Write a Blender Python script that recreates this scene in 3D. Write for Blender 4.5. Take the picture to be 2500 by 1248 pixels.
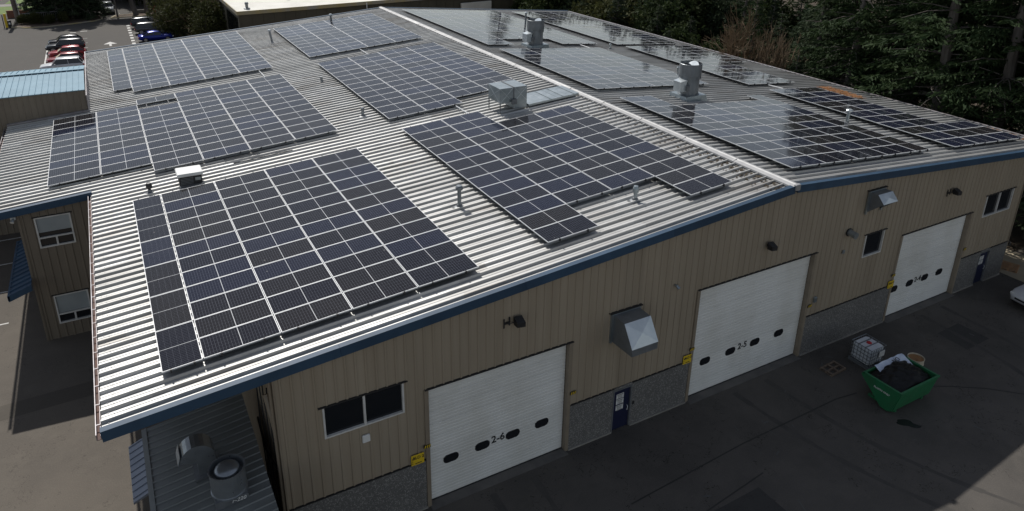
import bpy, math, random
from mathutils import Vector, Matrix
import numpy as np
rad = math.radians
scene = bpy.context.scene
for o in list(bpy.data.objects): bpy.data.objects.remove(o, do_unlink=True)
col = scene.collection
random.seed(7)

# ------------------------------------------------------------------ camera
F_PX, CY = 1776.9, 395.9
CAM = Vector((-22.363, -24.486, 19.400))
yaw, pitch, roll = 0.513, -0.365, 0.016
fwd = Vector((math.sin(yaw)*math.cos(pitch), math.cos(yaw)*math.cos(pitch), math.sin(pitch)))
rgt = Vector((math.cos(yaw), -math.sin(yaw), 0)); upv = rgt.cross(fwd)
r2 = math.cos(roll)*rgt + math.sin(roll)*upv; u2 = -math.sin(roll)*rgt + math.cos(roll)*upv
cam = bpy.data.cameras.new('camera'); camo = bpy.data.objects.new('camera', cam); col.objects.link(camo)
m = Matrix.Identity(4)
for i in range(3): m[i][0], m[i][1], m[i][2], m[i][3] = r2[i], u2[i], -fwd[i], CAM[i]
camo.matrix_world = m
cam.sensor_width = 36; cam.lens = F_PX/2500*36; cam.shift_y = (CY-624)/2500
cam.clip_start = 0.5; cam.clip_end = 2000
scene.camera = camo

# ------------------------------------------------------------------ world, sun, exposure
SUN_EL = 47.2
w = bpy.data.worlds.new('World'); scene.world = w; w.use_nodes = True
nt = w.node_tree; bg = nt.nodes['Background']
sky = nt.nodes.new('ShaderNodeTexSky'); sky.sky_type = 'NISHITA'; sky.sun_disc = False
sky.sun_elevation = rad(SUN_EL); sky.sun_rotation = rad(0); sky.air_density = 1.0; sky.dust_density = 0.35; sky.ozone_density = 1.0
hs = nt.nodes.new('ShaderNodeHueSaturation'); hs.inputs['Saturation'].default_value = 0.58   # thin spring haze: a paler sky
tn = nt.nodes.new('ShaderNodeMix'); tn.data_type = 'RGBA'; tn.blend_type = 'MULTIPLY'; tn.inputs['Factor'].default_value = 1.0; tn.inputs[7].default_value = (1.03, 0.995, 0.955, 1)
nt.links.new(sky.outputs[0], hs.inputs['Color']); nt.links.new(hs.outputs[0], tn.inputs[6]); nt.links.new(tn.outputs[2], bg.inputs[0]); bg.inputs[1].default_value = 0.095
sl = bpy.data.lights.new('sun', 'SUN'); sl.energy = 4.0; sl.angle = rad(0.53); sl.color = (1.0, 0.965, 0.91)
so = bpy.data.objects.new('sun', sl); col.objects.link(so); so.location = (0, 60, 80)
so.rotation_euler = Vector((0.03, -1.0, -math.tan(rad(SUN_EL)))).to_track_quat('-Z', 'Y').to_euler()
vs = scene.view_settings
scene.display_settings.display_device = 'sRGB'
vs.view_transform = 'Standard'; vs.look = 'None'; vs.exposure = 0.0; vs.gamma = 1.0; vs.use_curve_mapping = False

# ------------------------------------------------------------------ materials
def new_mat(name):
    m = bpy.data.materials.new(name); m.use_nodes = True
    return m, m.node_tree, m.node_tree.nodes['Principled BSDF']
def N(t, kind, **kw):
    n = t.nodes.new(kind)
    for k, v in kw.items(): setattr(n, k, v)
    return n
def math_node(t, op, a, b=None):
    n = N(t, 'ShaderNodeMath', operation=op)
    for i, x in enumerate((a, b)):
        if x is None: continue
        if isinstance(x, (int, float)): n.inputs[i].default_value = x
        else: t.links.new(x, n.inputs[i])
    return n.outputs[0]
def c4(c): return (c[0], c[1], c[2], 1)
def mix_rgb(t, fac, a, b):
    n = N(t, 'ShaderNodeMix', data_type='RGBA')
    for sock, x in ((n.inputs['Factor'], fac), (n.inputs[6], a), (n.inputs[7], b)):
        if isinstance(x, (int, float)): sock.default_value = x
        elif isinstance(x, tuple): sock.default_value = c4(x)
        else: t.links.new(x, sock)
    return n.outputs[2]
def ramp(t, x, lo, hi):
    n = N(t, 'ShaderNodeMapRange'); n.inputs[1].default_value = lo; n.inputs[2].default_value = hi
    t.links.new(x, n.inputs[0]); return n.outputs[0]
def coords(t, kind='Object', scale=(1, 1, 1)):
    tc = N(t, 'ShaderNodeTexCoord'); mp = N(t, 'ShaderNodeMapping'); mp.inputs['Scale'].default_value = scale
    t.links.new(tc.outputs[kind], mp.inputs[0]); return mp.outputs[0]
def world_coords(t, scale=(1, 1, 1)):
    g = N(t, 'ShaderNodeNewGeometry'); mp = N(t, 'ShaderNodeMapping'); mp.inputs['Scale'].default_value = scale
    t.links.new(g.outputs['Position'], mp.inputs[0]); return mp.outputs[0]
def noise(t, vec, scale, detail=4, rough=0.55):
    n = N(t, 'ShaderNodeTexNoise'); n.inputs['Scale'].default_value = scale
    n.inputs['Detail'].default_value = detail; n.inputs['Roughness'].default_value = rough
    t.links.new(vec, n.inputs['Vector']); return n.outputs[0]
def bump(t, b, h, strength=0.3, dist=0.02):
    n = N(t, 'ShaderNodeBump'); n.inputs['Strength'].default_value = strength; n.inputs['Distance'].default_value = dist
    t.links.new(h, n.inputs['Height']); t.links.new(n.outputs[0], b.inputs['Normal'])
def per_object(t, c, k):
    """each sheet or board is a touch lighter or darker than its neighbour"""
    oi = N(t, 'ShaderNodeObjectInfo'); f = math_node(t, 'ADD', math_node(t, 'MULTIPLY', oi.outputs['Random'], 2*k), 1-k)
    n = N(t, 'ShaderNodeVectorMath', operation='SCALE'); t.links.new(c, n.inputs[0]); t.links.new(f, n.inputs['Scale']); return n.outputs[0]
def M(name, c1, c2=None, scale=4.0, rough=0.6, metal=0.0, bmp=0.0, stretch=(1, 1, 1), detail=4, spec=0.5, lo=0.35, hi=0.65, rvar=0.0, ovar=0.0):
    m, t, b = new_mat(name)
    if c2 is None: c2 = tuple(x*0.82 for x in c1)
    v = world_coords(t, stretch); n = noise(t, v, scale, detail)
    cc = mix_rgb(t, ramp(t, n, lo, hi), c1, c2)
    if ovar: cc = per_object(t, cc, ovar)
    t.links.new(cc, b.inputs['Base Color'])
    b.inputs['Roughness'].default_value = rough; b.inputs['Metallic'].default_value = metal
    b.inputs['Specular IOR Level'].default_value = spec
    if rvar:
        n2 = noise(t, v, scale*2.3, 3); t.links.new(math_node(t, 'ADD', math_node(t, 'MULTIPLY', n2, rvar), rough-rvar/2), b.inputs['Roughness'])
    if bmp: bump(t, b, noise(t, v, scale*6, 3), bmp)
    return m

def mat_panel(name, along_x):
    """photovoltaic laminate: 6 x 24 half-cut cells, pale cell gaps, a wider gap across the middle"""
    m, t, b = new_mat(name)
    tc = N(t, 'ShaderNodeTexCoord'); sp = N(t, 'ShaderNodeSeparateXYZ'); t.links.new(tc.outputs['Object'], sp.inputs[0])
    L, S = (sp.outputs[0], sp.outputs[1]) if along_x else (sp.outputs[1], sp.outputs[0])
    def line(x, pitch, width, off=0.0):
        q = math_node(t, 'ABSOLUTE', math_node(t, 'SUBTRACT', math_node(t, 'FRACT', math_node(t, 'ADD', math_node(t, 'DIVIDE', x, pitch), off)), 0.5))
        return math_node(t, 'GREATER_THAN', q, 0.5-width/pitch/2)
    l1 = line(L, 0.0848, 0.0048); l2 = line(S, 0.1660, 0.0048)
    mid = math_node(t, 'LESS_THAN', math_node(t, 'ABSOLUTE', L), 0.009)
    edge = math_node(t, 'GREATER_THAN', math_node(t, 'ABSOLUTE', L), 1.0335)
    edge2 = math_node(t, 'GREATER_THAN', math_node(t, 'ABSOLUTE', S), 0.5055)
    oi = N(t, 'ShaderNodeObjectInfo')
    r1 = oi.outputs['Random']
    r2_ = math_node(t, 'FRACT', math_node(t, 'MULTIPLY', r1, 17.31))
    cell = mix_rgb(t, r1, (0.0040, 0.0048, 0.0115), (0.0120, 0.0108, 0.0112))
    cell = mix_rgb(t, math_node(t, 'MULTIPLY', math_node(t, 'GREATER_THAN', r2_, 0.7), 0.65), cell, (0.009, 0.013, 0.034))
    dust = noise(t, world_coords(t), 0.35, 5)
    cell = mix_rgb(t, math_node(t, 'MULTIPLY', ramp(t, dust, 0.45, 0.8), 0.03), cell, (0.20, 0.19, 0.17))
    lines = math_node(t, 'MAXIMUM', math_node(t, 'MULTIPLY', l1, 0.70), math_node(t, 'MULTIPLY', l2, 0.45))
    c = mix_rgb(t, lines, cell, (0.19, 0.20, 0.23))
    vd = N(t, 'ShaderNodeTexVoronoi'); vd.inputs['Scale'].default_value = 1.15; t.links.new(world_coords(t), vd.inputs['Vector'])
    drop = math_node(t, 'LESS_THAN', math_node(t, 'ADD', vd.outputs['Distance'], math_node(t, 'MULTIPLY', noise(t, world_coords(t), 22, 2), 0.05)), 0.062)
    c = mix_rgb(t, math_node(t, 'MULTIPLY', drop, 0.30), c, (0.42, 0.41, 0.38))
    c = mix_rgb(t, math_node(t, 'MAXIMUM', mid, math_node(t, 'MAXIMUM', edge, edge2)), c, (0.62, 0.63, 0.64))
    t.links.new(c, b.inputs['Base Color'])
    b.inputs['Roughness'].default_value = 0.06; b.inputs['IOR'].default_value = 1.33; b.inputs['Specular IOR Level'].default_value = 0.40
    rn = noise(t, world_coords(t), 0.8, 4)
    t.links.new(math_node(t, 'ADD', math_node(t, 'MULTIPLY', rn, 0.06), 0.035), b.inputs['Roughness'])
    return m

def mat_roof():
    m, t, b = new_mat('galvanised_roof_sheet')
    v = world_coords(t, (0.35, 3.0, 1.0)); n = noise(t, v, 1.3, 6, 0.62)
    v2 = world_coords(t); n2 = noise(t, v2, 0.22, 4); n3 = noise(t, world_coords(t, (1, 1, 1)), 14, 4, 0.7)
    c = mix_rgb(t, ramp(t, n, 0.3, 0.7), (0.49, 0.49, 0.48), (0.37, 0.37, 0.36))
    c = mix_rgb(t, math_node(t, 'MULTIPLY', ramp(t, n2, 0.52, 0.75), 0.45), c, (0.30, 0.285, 0.265))
    c = mix_rgb(t, math_node(t, 'MULTIPLY', ramp(t, n3, 0.55, 0.8), 0.35), c, (0.60, 0.60, 0.59))
    # repaired / re-coated patches and short rust runs
    vo = N(t, 'ShaderNodeTexVoronoi'); vo.inputs['Scale'].default_value = 1.0
    t.links.new(world_coords(t, (0.55, 2.35, 0.01)), vo.inputs['Vector'])
    sx = N(t, 'ShaderNodeSeparateColor'); t.links.new(vo.outputs['Color'], sx.inputs[0])
    c = mix_rgb(t, math_node(t, 'MULTIPLY', math_node(t, 'GREATER_THAN', sx.outputs[0], 0.86), 0.35), c, (0.64, 0.64, 0.63))
    c = mix_rgb(t, math_node(t, 'MULTIPLY', math_node(t, 'GREATER_THAN', sx.outputs[1], 0.93), 0.30), c, (0.24, 0.21, 0.18))
    # long brownish water runs down the slope
    run = noise(t, world_coords(t, (0.06, 5.5, 1.0)), 1.0, 5, 0.6)
    c = mix_rgb(t, math_node(t, 'MULTIPLY', ramp(t, run, 0.56, 0.72), 0.38), c, (0.25, 0.22, 0.185))
    c = per_object(t, c, 0.10)
    t.links.new(c, b.inputs['Base Color'])
    b.inputs['Metallic'].default_value = 0.55
    t.links.new(math_node(t, 'ADD', math_node(t, 'MULTIPLY', n, 0.18), 0.47), b.inputs['Roughness'])
    bump(t, b, n3, 0.08, 0.01)
    return m

def mat_speckle(name, c1, c2, c3, scale=9.0, rough=0.85):
    m, t, b = new_mat(name)
    v = world_coords(t)
    vo = N(t, 'ShaderNodeTexVoronoi'); vo.inputs['Scale'].default_value = scale; t.links.new(v, vo.inputs['Vector'])
    sx = N(t, 'ShaderNodeSeparateColor'); t.links.new(vo.outputs['Color'], sx.inputs[0])
    n = noise(t, v, 0.7, 4)
    c = mix_rgb(t, sx.outputs[0], c1, c2)
    c = mix_rgb(t, math_node(t, 'GREATER_THAN', sx.outputs[1], 0.86), c, c3)
    c = mix_rgb(t, math_node(t, 'MULTIPLY', ramp(t, n, 0.4, 0.7), 0.3), c, tuple(x*0.6 for x in c1))
    t.links.new(c, b.inputs['Base Color']); b.inputs['Roughness'].default_value = rough
    bump(t, b, vo.outputs['Distance'], 0.3, 0.01)
    return m

def mat_asphalt(name, c1, c2, stain, crack=0.5, s1=0.18):
    m, t, b = new_mat(name)
    v = world_coords(t); big = noise(t, v, s1, 5, 0.6); mid = noise(t, v, 1.1, 5, 0.65); fine = noise(t, v, 26, 3, 0.7)
    c = mix_rgb(t, ramp(t, big, 0.35, 0.68), c1, c2)
    c = mix_rgb(t, math_node(t, 'MULTIPLY', ramp(t, mid, 0.48, 0.75), 0.45), c, stain)
    c = mix_rgb(t, math_node(t, 'MULTIPLY', ramp(t, fine, 0.45, 0.75), 0.35), c, tuple(min(1, x*1.7) for x in c1))
    # fine cracks: thin bands where a warped noise crosses one value
    wv = noise(t, v, 0.16, 6, 0.72)
    band = math_node(t, 'LESS_THAN', math_node(t, 'ABSOLUTE', math_node(t, 'SUBTRACT', wv, 0.5)), 0.0016)
    c = mix_rgb(t, math_node(t, 'MULTIPLY', band, crack), c, tuple(x*0.3 for x in c1))
    t.links.new(c, b.inputs['Base Color']); b.inputs['Roughness'].default_value = 0.88
    b.inputs['Specular IOR Level'].default_value = 0.3
    bump(t, b, fine, 0.25, 0.01)
    return m

def mat_leaf(name, c1, c2, c3):
    m, t, b = new_mat(name)
    g = N(t, 'ShaderNodeNewGeometry'); oi = N(t, 'ShaderNodeObjectInfo')
    n = noise(t, world_coords(t), 0.55, 3)
    c = mix_rgb(t, g.outputs['Random Per Island'], c1, c2)
    c = mix_rgb(t, math_node(t, 'MULTIPLY', ramp(t, n, 0.42, 0.7), 0.7), c, c3)
    c = mix_rgb(t, math_node(t, 'MULTIPLY', oi.outputs['Random'], 0.35), c, tuple(x*0.55 for x in c1))
    t.links.new(c, b.inputs['Base Color']); b.inputs['Roughness'].default_value = 0.75
    b.inputs['Specular IOR Level'].default_value = 0.12
    tr = N(t, 'ShaderNodeBsdfTranslucent'); t.links.new(c, tr.inputs['Color'])
    ms = N(t, 'ShaderNodeMixShader'); ms.inputs[0].default_value = 0.26
    out = t.nodes['Material Output']
    t.links.new(b.outputs[0], ms.inputs[1]); t.links.new(tr.outputs[0], ms.inputs[2]); t.links.new(ms.outputs[0], out.inputs[0])
    return m

MT = dict(
    roof=mat_roof(),
    cap=M('ridge_cap_metal', (0.40, 0.40, 0.40), (0.30, 0.30, 0.305), 1.6, 0.6, 0.3, rvar=0.1, ovar=0.14),
    blue=M('blue_trim_paint', (0.032, 0.070, 0.122), (0.025, 0.054, 0.095), 1.2, 0.55, rvar=0.1, spec=0.3, detail=7, ovar=0.10),
    gutter=M('gutter_steel', (0.34, 0.33, 0.35), (0.25, 0.22, 0.22), 3.0, 0.5, 0.3),
    rust=M('gutter_rust', (0.17, 0.095, 0.075), (0.12, 0.08, 0.075), 2.0, 0.85, lo=0.3, hi=0.7),
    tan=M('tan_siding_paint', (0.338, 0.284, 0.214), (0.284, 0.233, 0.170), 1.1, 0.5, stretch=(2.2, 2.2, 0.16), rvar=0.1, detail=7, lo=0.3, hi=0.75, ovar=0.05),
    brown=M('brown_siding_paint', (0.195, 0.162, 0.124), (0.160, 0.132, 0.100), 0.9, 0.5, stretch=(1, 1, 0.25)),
    tantrim=M('tan_trim_paint', (0.26, 0.215, 0.16), (0.22, 0.18, 0.135), 2.0, 0.5),
    dark=M('dark_flashing', (0.02, 0.02, 0.022), None, 3.0, 0.6),
    aggregate=mat_speckle('exposed_aggregate', (0.105, 0.102, 0.098), (0.165, 0.160, 0.150), (0.27, 0.26, 0.245), 34),
    concrete=M('concrete', (0.27, 0.255, 0.23), (0.19, 0.18, 0.165), 1.6, 0.9, bmp=0.3),
    threshold=M('stained_concrete', (0.135, 0.125, 0.115), (0.095, 0.09, 0.085), 1.6, 0.9, bmp=0.3),
    doorwhite=M('white_door_paint', (0.76, 0.76, 0.73), (0.63, 0.62, 0.57), 0.8, 0.45, stretch=(0.9, 1, 0.5), rvar=0.1, detail=8, lo=0.42, hi=0.8, ovar=0.04),
    black=M('black_rubber', (0.012, 0.012, 0.014), (0.02, 0.02, 0.022), 6, 0.5),
    glass=M('dark_window_glass', (0.010, 0.012, 0.015), (0.016, 0.017, 0.02), 0.8, 0.06, spec=0.6),
    blind=M('window_blind', (0.34, 0.37, 0.38), (0.29, 0.32, 0.33), 1.0, 0.4),
    winframe=M('white_window_frame', (0.66, 0.65, 0.62), None, 3, 0.45),
    navy=M('navy_door_paint', (0.010, 0.014, 0.045), (0.013, 0.017, 0.05), 2, 0.45),
    white=M('white_paint', (0.74, 0.74, 0.72), (0.66, 0.66, 0.64), 3, 0.5),
    yellow=M('yellow_sign_paint', (0.72, 0.50, 0.02), (0.66, 0.45, 0.02), 4, 0.5),
    ink=M('black_ink', (0.015, 0.015, 0.015), (0.03, 0.03, 0.03), 20, 0.6),
    galv=M('galvanised_duct', (0.36, 0.40, 0.42), (0.27, 0.31, 0.33), 2.2, 0.36, 0.75, rvar=0.15),
    galvlight=M('bright_galvanised', (0.62, 0.66, 0.68), (0.52, 0.57, 0.60), 2.0, 0.34, 0.6, rvar=0.15),
    galvdark=M('weathered_galvanised', (0.23, 0.25, 0.268), (0.18, 0.196, 0.21), 2.0, 0.40, 0.5, rvar=0.15),
    ductgrey=M('dull_duct_metal', (0.34, 0.365, 0.385), (0.27, 0.29, 0.305), 2.0, 0.30, 0.7, rvar=0.15),
    greysteel=M('grey_steel', (0.18, 0.19, 0.20), None, 4, 0.5, 0.3),
    alu=M('anodised_frame', (0.70, 0.71, 0.72), (0.64, 0.65, 0.66), 5, 0.5, 0.1),
    rail=M('black_rail', (0.03, 0.03, 0.033), None, 5, 0.4, 0.4),
    shedroof=M('dark_green_grey_sheet', (0.185, 0.195, 0.19), (0.145, 0.155, 0.15), 0.8, 0.5, 0.1, rvar=0.2),
    awning=M('slate_blue_sheet', (0.24, 0.265, 0.32), (0.20, 0.225, 0.275), 1.5, 0.42, 0.2),
    paleblue=M('pale_blue_sheet', (0.205, 0.335, 0.42), (0.175, 0.29, 0.365), 0.8, 0.65, 0.0, rvar=0.1, spec=0.25),
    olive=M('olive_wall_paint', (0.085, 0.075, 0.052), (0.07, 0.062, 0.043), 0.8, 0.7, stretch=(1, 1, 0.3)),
    membrane=M('white_roof_membrane', (0.74, 0.72, 0.66), (0.62, 0.60, 0.54), 0.5, 0.8, detail=7),
    fungreen=M('dumpster_green', (0.016, 0.150, 0.058), (0.030, 0.105, 0.050), 1.8, 0.5, rvar=0.2, detail=8, lo=0.45, hi=0.8),
    bag=M('black_bag', (0.006, 0.006, 0.007), (0.010, 0.010, 0.010), 4, 0.42, spec=0.25),
    sheet=M('pale_blue_sheeting', (0.50, 0.58, 0.72), (0.60, 0.66, 0.76), 5, 0.5),
    plastic=M('milky_plastic', (0.66, 0.69, 0.72), (0.56, 0.59, 0.64), 2.5, 0.35),
    wood=M('weathered_wood', (0.19, 0.145, 0.105), (0.12, 0.09, 0.07), 6, 0.85),
    woodnew=M('fresh_pallet_wood', (0.46, 0.27, 0.14), (0.38, 0.21, 0.11), 6, 0.8),
    orange=M('rusty_lid', (0.30, 0.15, 0.05), (0.22, 0.12, 0.055), 6, 0.6),
    cream=M('cream_bucket', (0.58, 0.52, 0.40), None, 3, 0.5),
    red=M('red_cap', (0.50, 0.02, 0.03), None, 3, 0.4),
    bark=M('grey_bark', (0.175, 0.155, 0.14), (0.085, 0.074, 0.066), 2.5, 0.95, stretch=(1, 1, 0.3), bmp=0.5),
    twig=M('bare_twig', (0.23, 0.165, 0.10), (0.15, 0.105, 0.065), 3.0, 0.9),
    pole=M('pole_wood', (0.19, 0.155, 0.13), (0.14, 0.115, 0.10), 3.0, 0.9, stretch=(1, 1, 0.2)),
    debris=M('roof_leaf_litter', (0.060, 0.047, 0.034), (0.095, 0.075, 0.05), 9, 0.95),
    needles=M('fallen_orange_needles', (0.34, 0.13, 0.035), (0.24, 0.12, 0.045), 7, 0.9),
    kerb=M('painted_kerb', (0.42, 0.34, 0.16), (0.34, 0.32, 0.28), 0.6, 0.8),
    marking=M('worn_white_marking', (0.62, 0.61, 0.58), (0.42, 0.41, 0.39), 4, 0.7),
    tyre=M('tyre_rubber', (0.018, 0.018, 0.019), None, 8, 0.8),
    rim=M('alloy_rim', (0.42, 0.42, 0.43), None, 8, 0.35, 0.7),
    carglass=M('tinted_car_glass', (0.012, 0.014, 0.017), None, 4, 0.05, spec=0.8),
    lamp=M('lamp_lens', (0.75, 0.75, 0.73), None, 8, 0.15),
    redlamp=M('red_lamp_lens', (0.35, 0.01, 0.01), None, 8, 0.2),
    brick=M('red_brick_wall', (0.24, 0.105, 0.07), (0.18, 0.085, 0.06), 4, 0.9),
    soil=M('bark_mulch', (0.085, 0.052, 0.033), (0.05, 0.035, 0.024), 1.2, 0.95, bmp=0.4),
    grass=M('lawn', (0.085, 0.155, 0.025), (0.12, 0.17, 0.03), 0.7, 0.9, bmp=0.4),
    conifer=mat_leaf('conifer_needles', (0.022, 0.042, 0.018), (0.042, 0.068, 0.026), (0.060, 0.086, 0.036)),
    conifer2=mat_leaf('grey_green_needles', (0.030, 0.047, 0.026), (0.056, 0.076, 0.042), (0.078, 0.100, 0.048)),
    laurel=mat_leaf('evergreen_leaves', (0.022, 0.036, 0.014), (0.050, 0.070, 0.024), (0.075, 0.088, 0.034)),
    yellowleaf=mat_leaf('olive_leaves', (0.038, 0.046, 0.017), (0.070, 0.078, 0.027), (0.095, 0.090, 0.035)),
    russet=mat_leaf('russet_leaves', (0.085, 0.045, 0.022), (0.125, 0.066, 0.028), (0.075, 0.058, 0.034)),
)
MT['panel_x'] = mat_panel('solar_cells_landscape', True)
MT['panel_y'] = mat_panel('solar_cells_portrait', False)
MT['ground'] = mat_asphalt('dusty_asphalt', (0.122, 0.106, 0.088), (0.098, 0.086, 0.073), (0.150, 0.132, 0.110), 0.4, 0.30)
MT['yard'] = mat_asphalt('dark_asphalt', (0.096, 0.087, 0.078), (0.066, 0.061, 0.055), (0.120, 0.107, 0.093), 0.8, 0.34)
MT['lot'] = mat_asphalt('parking_lot_asphalt', (0.078, 0.071, 0.063), (0.066, 0.061, 0.055), (0.094, 0.086, 0.077), 0.25, 0.08)
MT['floor'] = mat_asphalt('forest_floor', (0.060, 0.043, 0.028), (0.040, 0.033, 0.020), (0.090, 0.060, 0.035), 0.0)
def paint(name, c, metal=0.2, rough=0.25): return M('car_paint_'+name, c, tuple(x*0.9 for x in c), 3, rough, metal, spec=0.6)

# ------------------------------------------------------------------ mesh builder
class MB:
    def __init__(s): s.v = []; s.f = []; s.m = []
    def add(s, vs, fs, mi=0):
        b = len(s.v); s.v += [tuple(p) for p in vs]
        for f in fs: s.f.append([b+i for i in f]); s.m.append(mi)
        return s
    def quad(s, a, b, c, d, mi=0): return s.add((a, b, c, d), ((0, 1, 2, 3),), mi)
    def hexa(s, p, mi=0):  # p: 4 bottom (ccw from above), 4 top
        return s.add(p, ((3, 2, 1, 0), (4, 5, 6, 7), (0, 1, 5, 4), (1, 2, 6, 5), (2, 3, 7, 6), (3, 0, 4, 7)), mi)
    def box(s, x0, x1, y0, y1, z0, z1, mi=0):
        return s.hexa(((x0, y0, z0), (x1, y0, z0), (x1, y1, z0), (x0, y1, z0), (x0, y0, z1), (x1, y0, z1), (x1, y1, z1), (x0, y1, z1)), mi)
    def bevbox(s, x0, x1, y0, y1, z0, z1, b=0.02, mi=0):
        vs = []
        for z, i in ((z0, b), (z0+b, 0), (z1-b, 0), (z1, b)):
            a, c, d, e = x0+i, x1-i, y0+i, y1-i
            k = b
            vs += [(a+k, d, z), (c-k, d, z), (c, d+k, z), (c, e-k, z), (c-k, e, z), (a+k, e, z), (a, e-k, z), (a, d+k, z)]
        fs = [tuple(range(7, -1, -1)), tuple(range(24, 32))]
        for r in range(3):
            for i in range(8): j = (i+1) % 8; fs.append((r*8+i, r*8+j, r*8+8+j, r*8+8+i))
        return s.add(vs, fs, mi)
    def prism(s, pts, vec, mi=0):  # planar polygon swept by vec
        n = len(pts); vec = Vector(vec); a = [Vector(p) for p in pts]; b = [p+vec for p in a]
        fs = [tuple(range(n-1, -1, -1)), tuple(range(n, 2*n))] + [(i, (i+1) % n, n+(i+1) % n, n+i) for i in range(n)]
        return s.add(a+b, fs, mi)
    def tube(s, path, r, n=8, mi=0, cap=True):
        path = [Vector(p) for p in path]; rs = r if isinstance(r, (list, tuple)) else [r]*len(path)
        vs = []; prev = None
        for i, p in enumerate(path):
            d = (path[min(i+1, len(path)-1)]-path[max(i-1, 0)])
            if d.length < 1e-9: d = Vector((0, 0, 1))
            d.normalize()
            if prev is None: a = d.orthogonal().normalized()
            else:
                a = prev-d*prev.dot(d)
                a = a.normalized() if a.length > 1e-6 else d.orthogonal().normalized()
            prev = a; b = d.cross(a)
            vs += [p+(a*math.cos(2*math.pi*k/n)+b*math.sin(2*math.pi*k/n))*rs[i] for k in range(n)]
        fs = []
        for i in range(len(path)-1):
            for k in range(n): j = (k+1) % n; fs.append((i*n+k, i*n+j, i*n+n+j, i*n+n+k))
        if cap: fs += [tuple(range(n-1, -1, -1)), tuple(range(len(vs)-n, len(vs)))]
        return s.add(vs, fs, mi)
    def lathe(s, prof, c, n=24, mi=0, closed=False):
        vs = []
        for r, z in prof: vs += [(c[0]+r*math.cos(2*math.pi*k/n), c[1]+r*math.sin(2*math.pi*k/n), c[2]+z) for k in range(n)]
        fs = []
        for i in range(len(prof)-1):
            for k in range(n): j = (k+1) % n; fs.append((i*n+k, i*n+j, i*n+n+j, i*n+n+k))
        return s.add(vs, fs, mi)
    def mesh(s, name, mats, smooth=False):
        me = bpy.data.meshes.new(name); me.from_pydata(s.v, [], s.f)
        for x in mats: me.materials.append(x)
        if any(s.m): me.polygons.foreach_set('material_index', s.m)
        if smooth: me.polygons.foreach_set('use_smooth', [True]*len(s.f))
        me.update(); return me
    def build(s, name, mats, parent=None, off=None, smooth=False):
        if not isinstance(mats, (list, tuple)): mats = [mats]
        o_ = off if off is not None else ((parent['_o'] if parent is not None and '_o' in parent else (0, 0, 0)))
        if o_[0] or o_[1] or o_[2]: s.v = [(p[0]-o_[0], p[1]-o_[1], p[2]-o_[2]) for p in s.v]
        ob = bpy.data.objects.new(name, s.mesh(name, mats, smooth)); col.objects.link(ob)
        if parent is not None: ob.parent = parent
        elif off is not None: ob.location = off
        return ob
def components(b):
    key = {}; idx = [key.setdefault((round(p[0], 4), round(p[1], 4), round(p[2], 4)), len(key)) for p in b.v]; par = list(range(len(key)))
    def find(a):
        while par[a] != a: par[a] = par[par[a]]; a = par[a]
        return a
    for f in b.f:
        r = find(idx[f[0]])
        for q in f[1:]: par[find(idx[q])] = r
    groups = {}
    for f in b.f: groups.setdefault(find(idx[f[0]]), []).append(f)
    out = []
    for fs in groups.values():
        c = MB()
        for f in fs: c.add([b.v[q] for q in f], (tuple(range(len(f))),))
        out.append(c)
    return out
def link(name, me, parent=None, loc=(0, 0, 0), rot=None):
    o = bpy.data.objects.new(name, me); col.objects.link(o); o.parent = parent; o.location = loc
    if rot is not None: o.rotation_euler = rot
    return o
def tag(o, label, cat, group=None):
    o['label'] = label; o['category'] = cat
    if group: o['group'] = group
    return o
def thing(name, label, cat, loc=(0, 0, 0), rz=0.0, group=None, local=False):
    """Empty at the base of a thing. Unless local, parts are modelled in world coordinates and shifted to the base."""
    e = bpy.data.objects.new(name, None); col.objects.link(e); e.location = loc; e.rotation_euler = (0, 0, rz); e.empty_display_size = 0.3
    tag(e, label, cat, group)
    if not local: e['_o'] = tuple(loc)
    return e
def sub(parent):  # a part inherits its thing's modelling offset so that sub-parts can be modelled in world space too
    return parent
def struct(o): o['kind'] = 'structure'; return o
def text_mesh(txt, size, depth=0.004, shear=0.0):
    cu = bpy.data.curves.new('txt', 'FONT'); cu.body = txt; cu.size = size; cu.extrude = depth; cu.align_x = 'CENTER'; cu.align_y = 'CENTER'; cu.shear = shear
    cu.resolution_u = 3; cu.offset = size*0.014
    o = bpy.data.objects.new('txt', cu); col.objects.link(o)
    dg = bpy.context.evaluated_depsgraph_get(); me = bpy.data.meshes.new_from_object(o.evaluated_get(dg))
    bpy.data.objects.remove(o, do_unlink=True); return me
def letters(name, txt, size, mat, parent, loc, rot, shear=0.0):
    me = text_mesh(txt, size, shear=shear); me.materials.clear(); me.materials.append(mat)
    return link(name, me, parent, loc, rot)

# ------------------------------------------------------------------ dimensions from the camera fit
TH = 0.0800; ST, CT, TT = math.sin(TH), math.cos(TH), math.tan(TH); ZR = 8.69
YW = -7.06            # gable wall plane
XE_L, XE_R = -24.05, 20.4
RIB = 0.425; SHEET = 3*RIB
Y0, NSHEET = -7.14, 37
Y1 = Y0+NSHEET*SHEET
def roof_z(x): return ZR-abs(x)*TT
def RP(side, s, y, h=0.0):
    sg = -1 if side == 'L' else 1
    return (sg*(s*CT+h*ST), y, ZR-s*ST+h*CT)
PAN = -0.115

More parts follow.
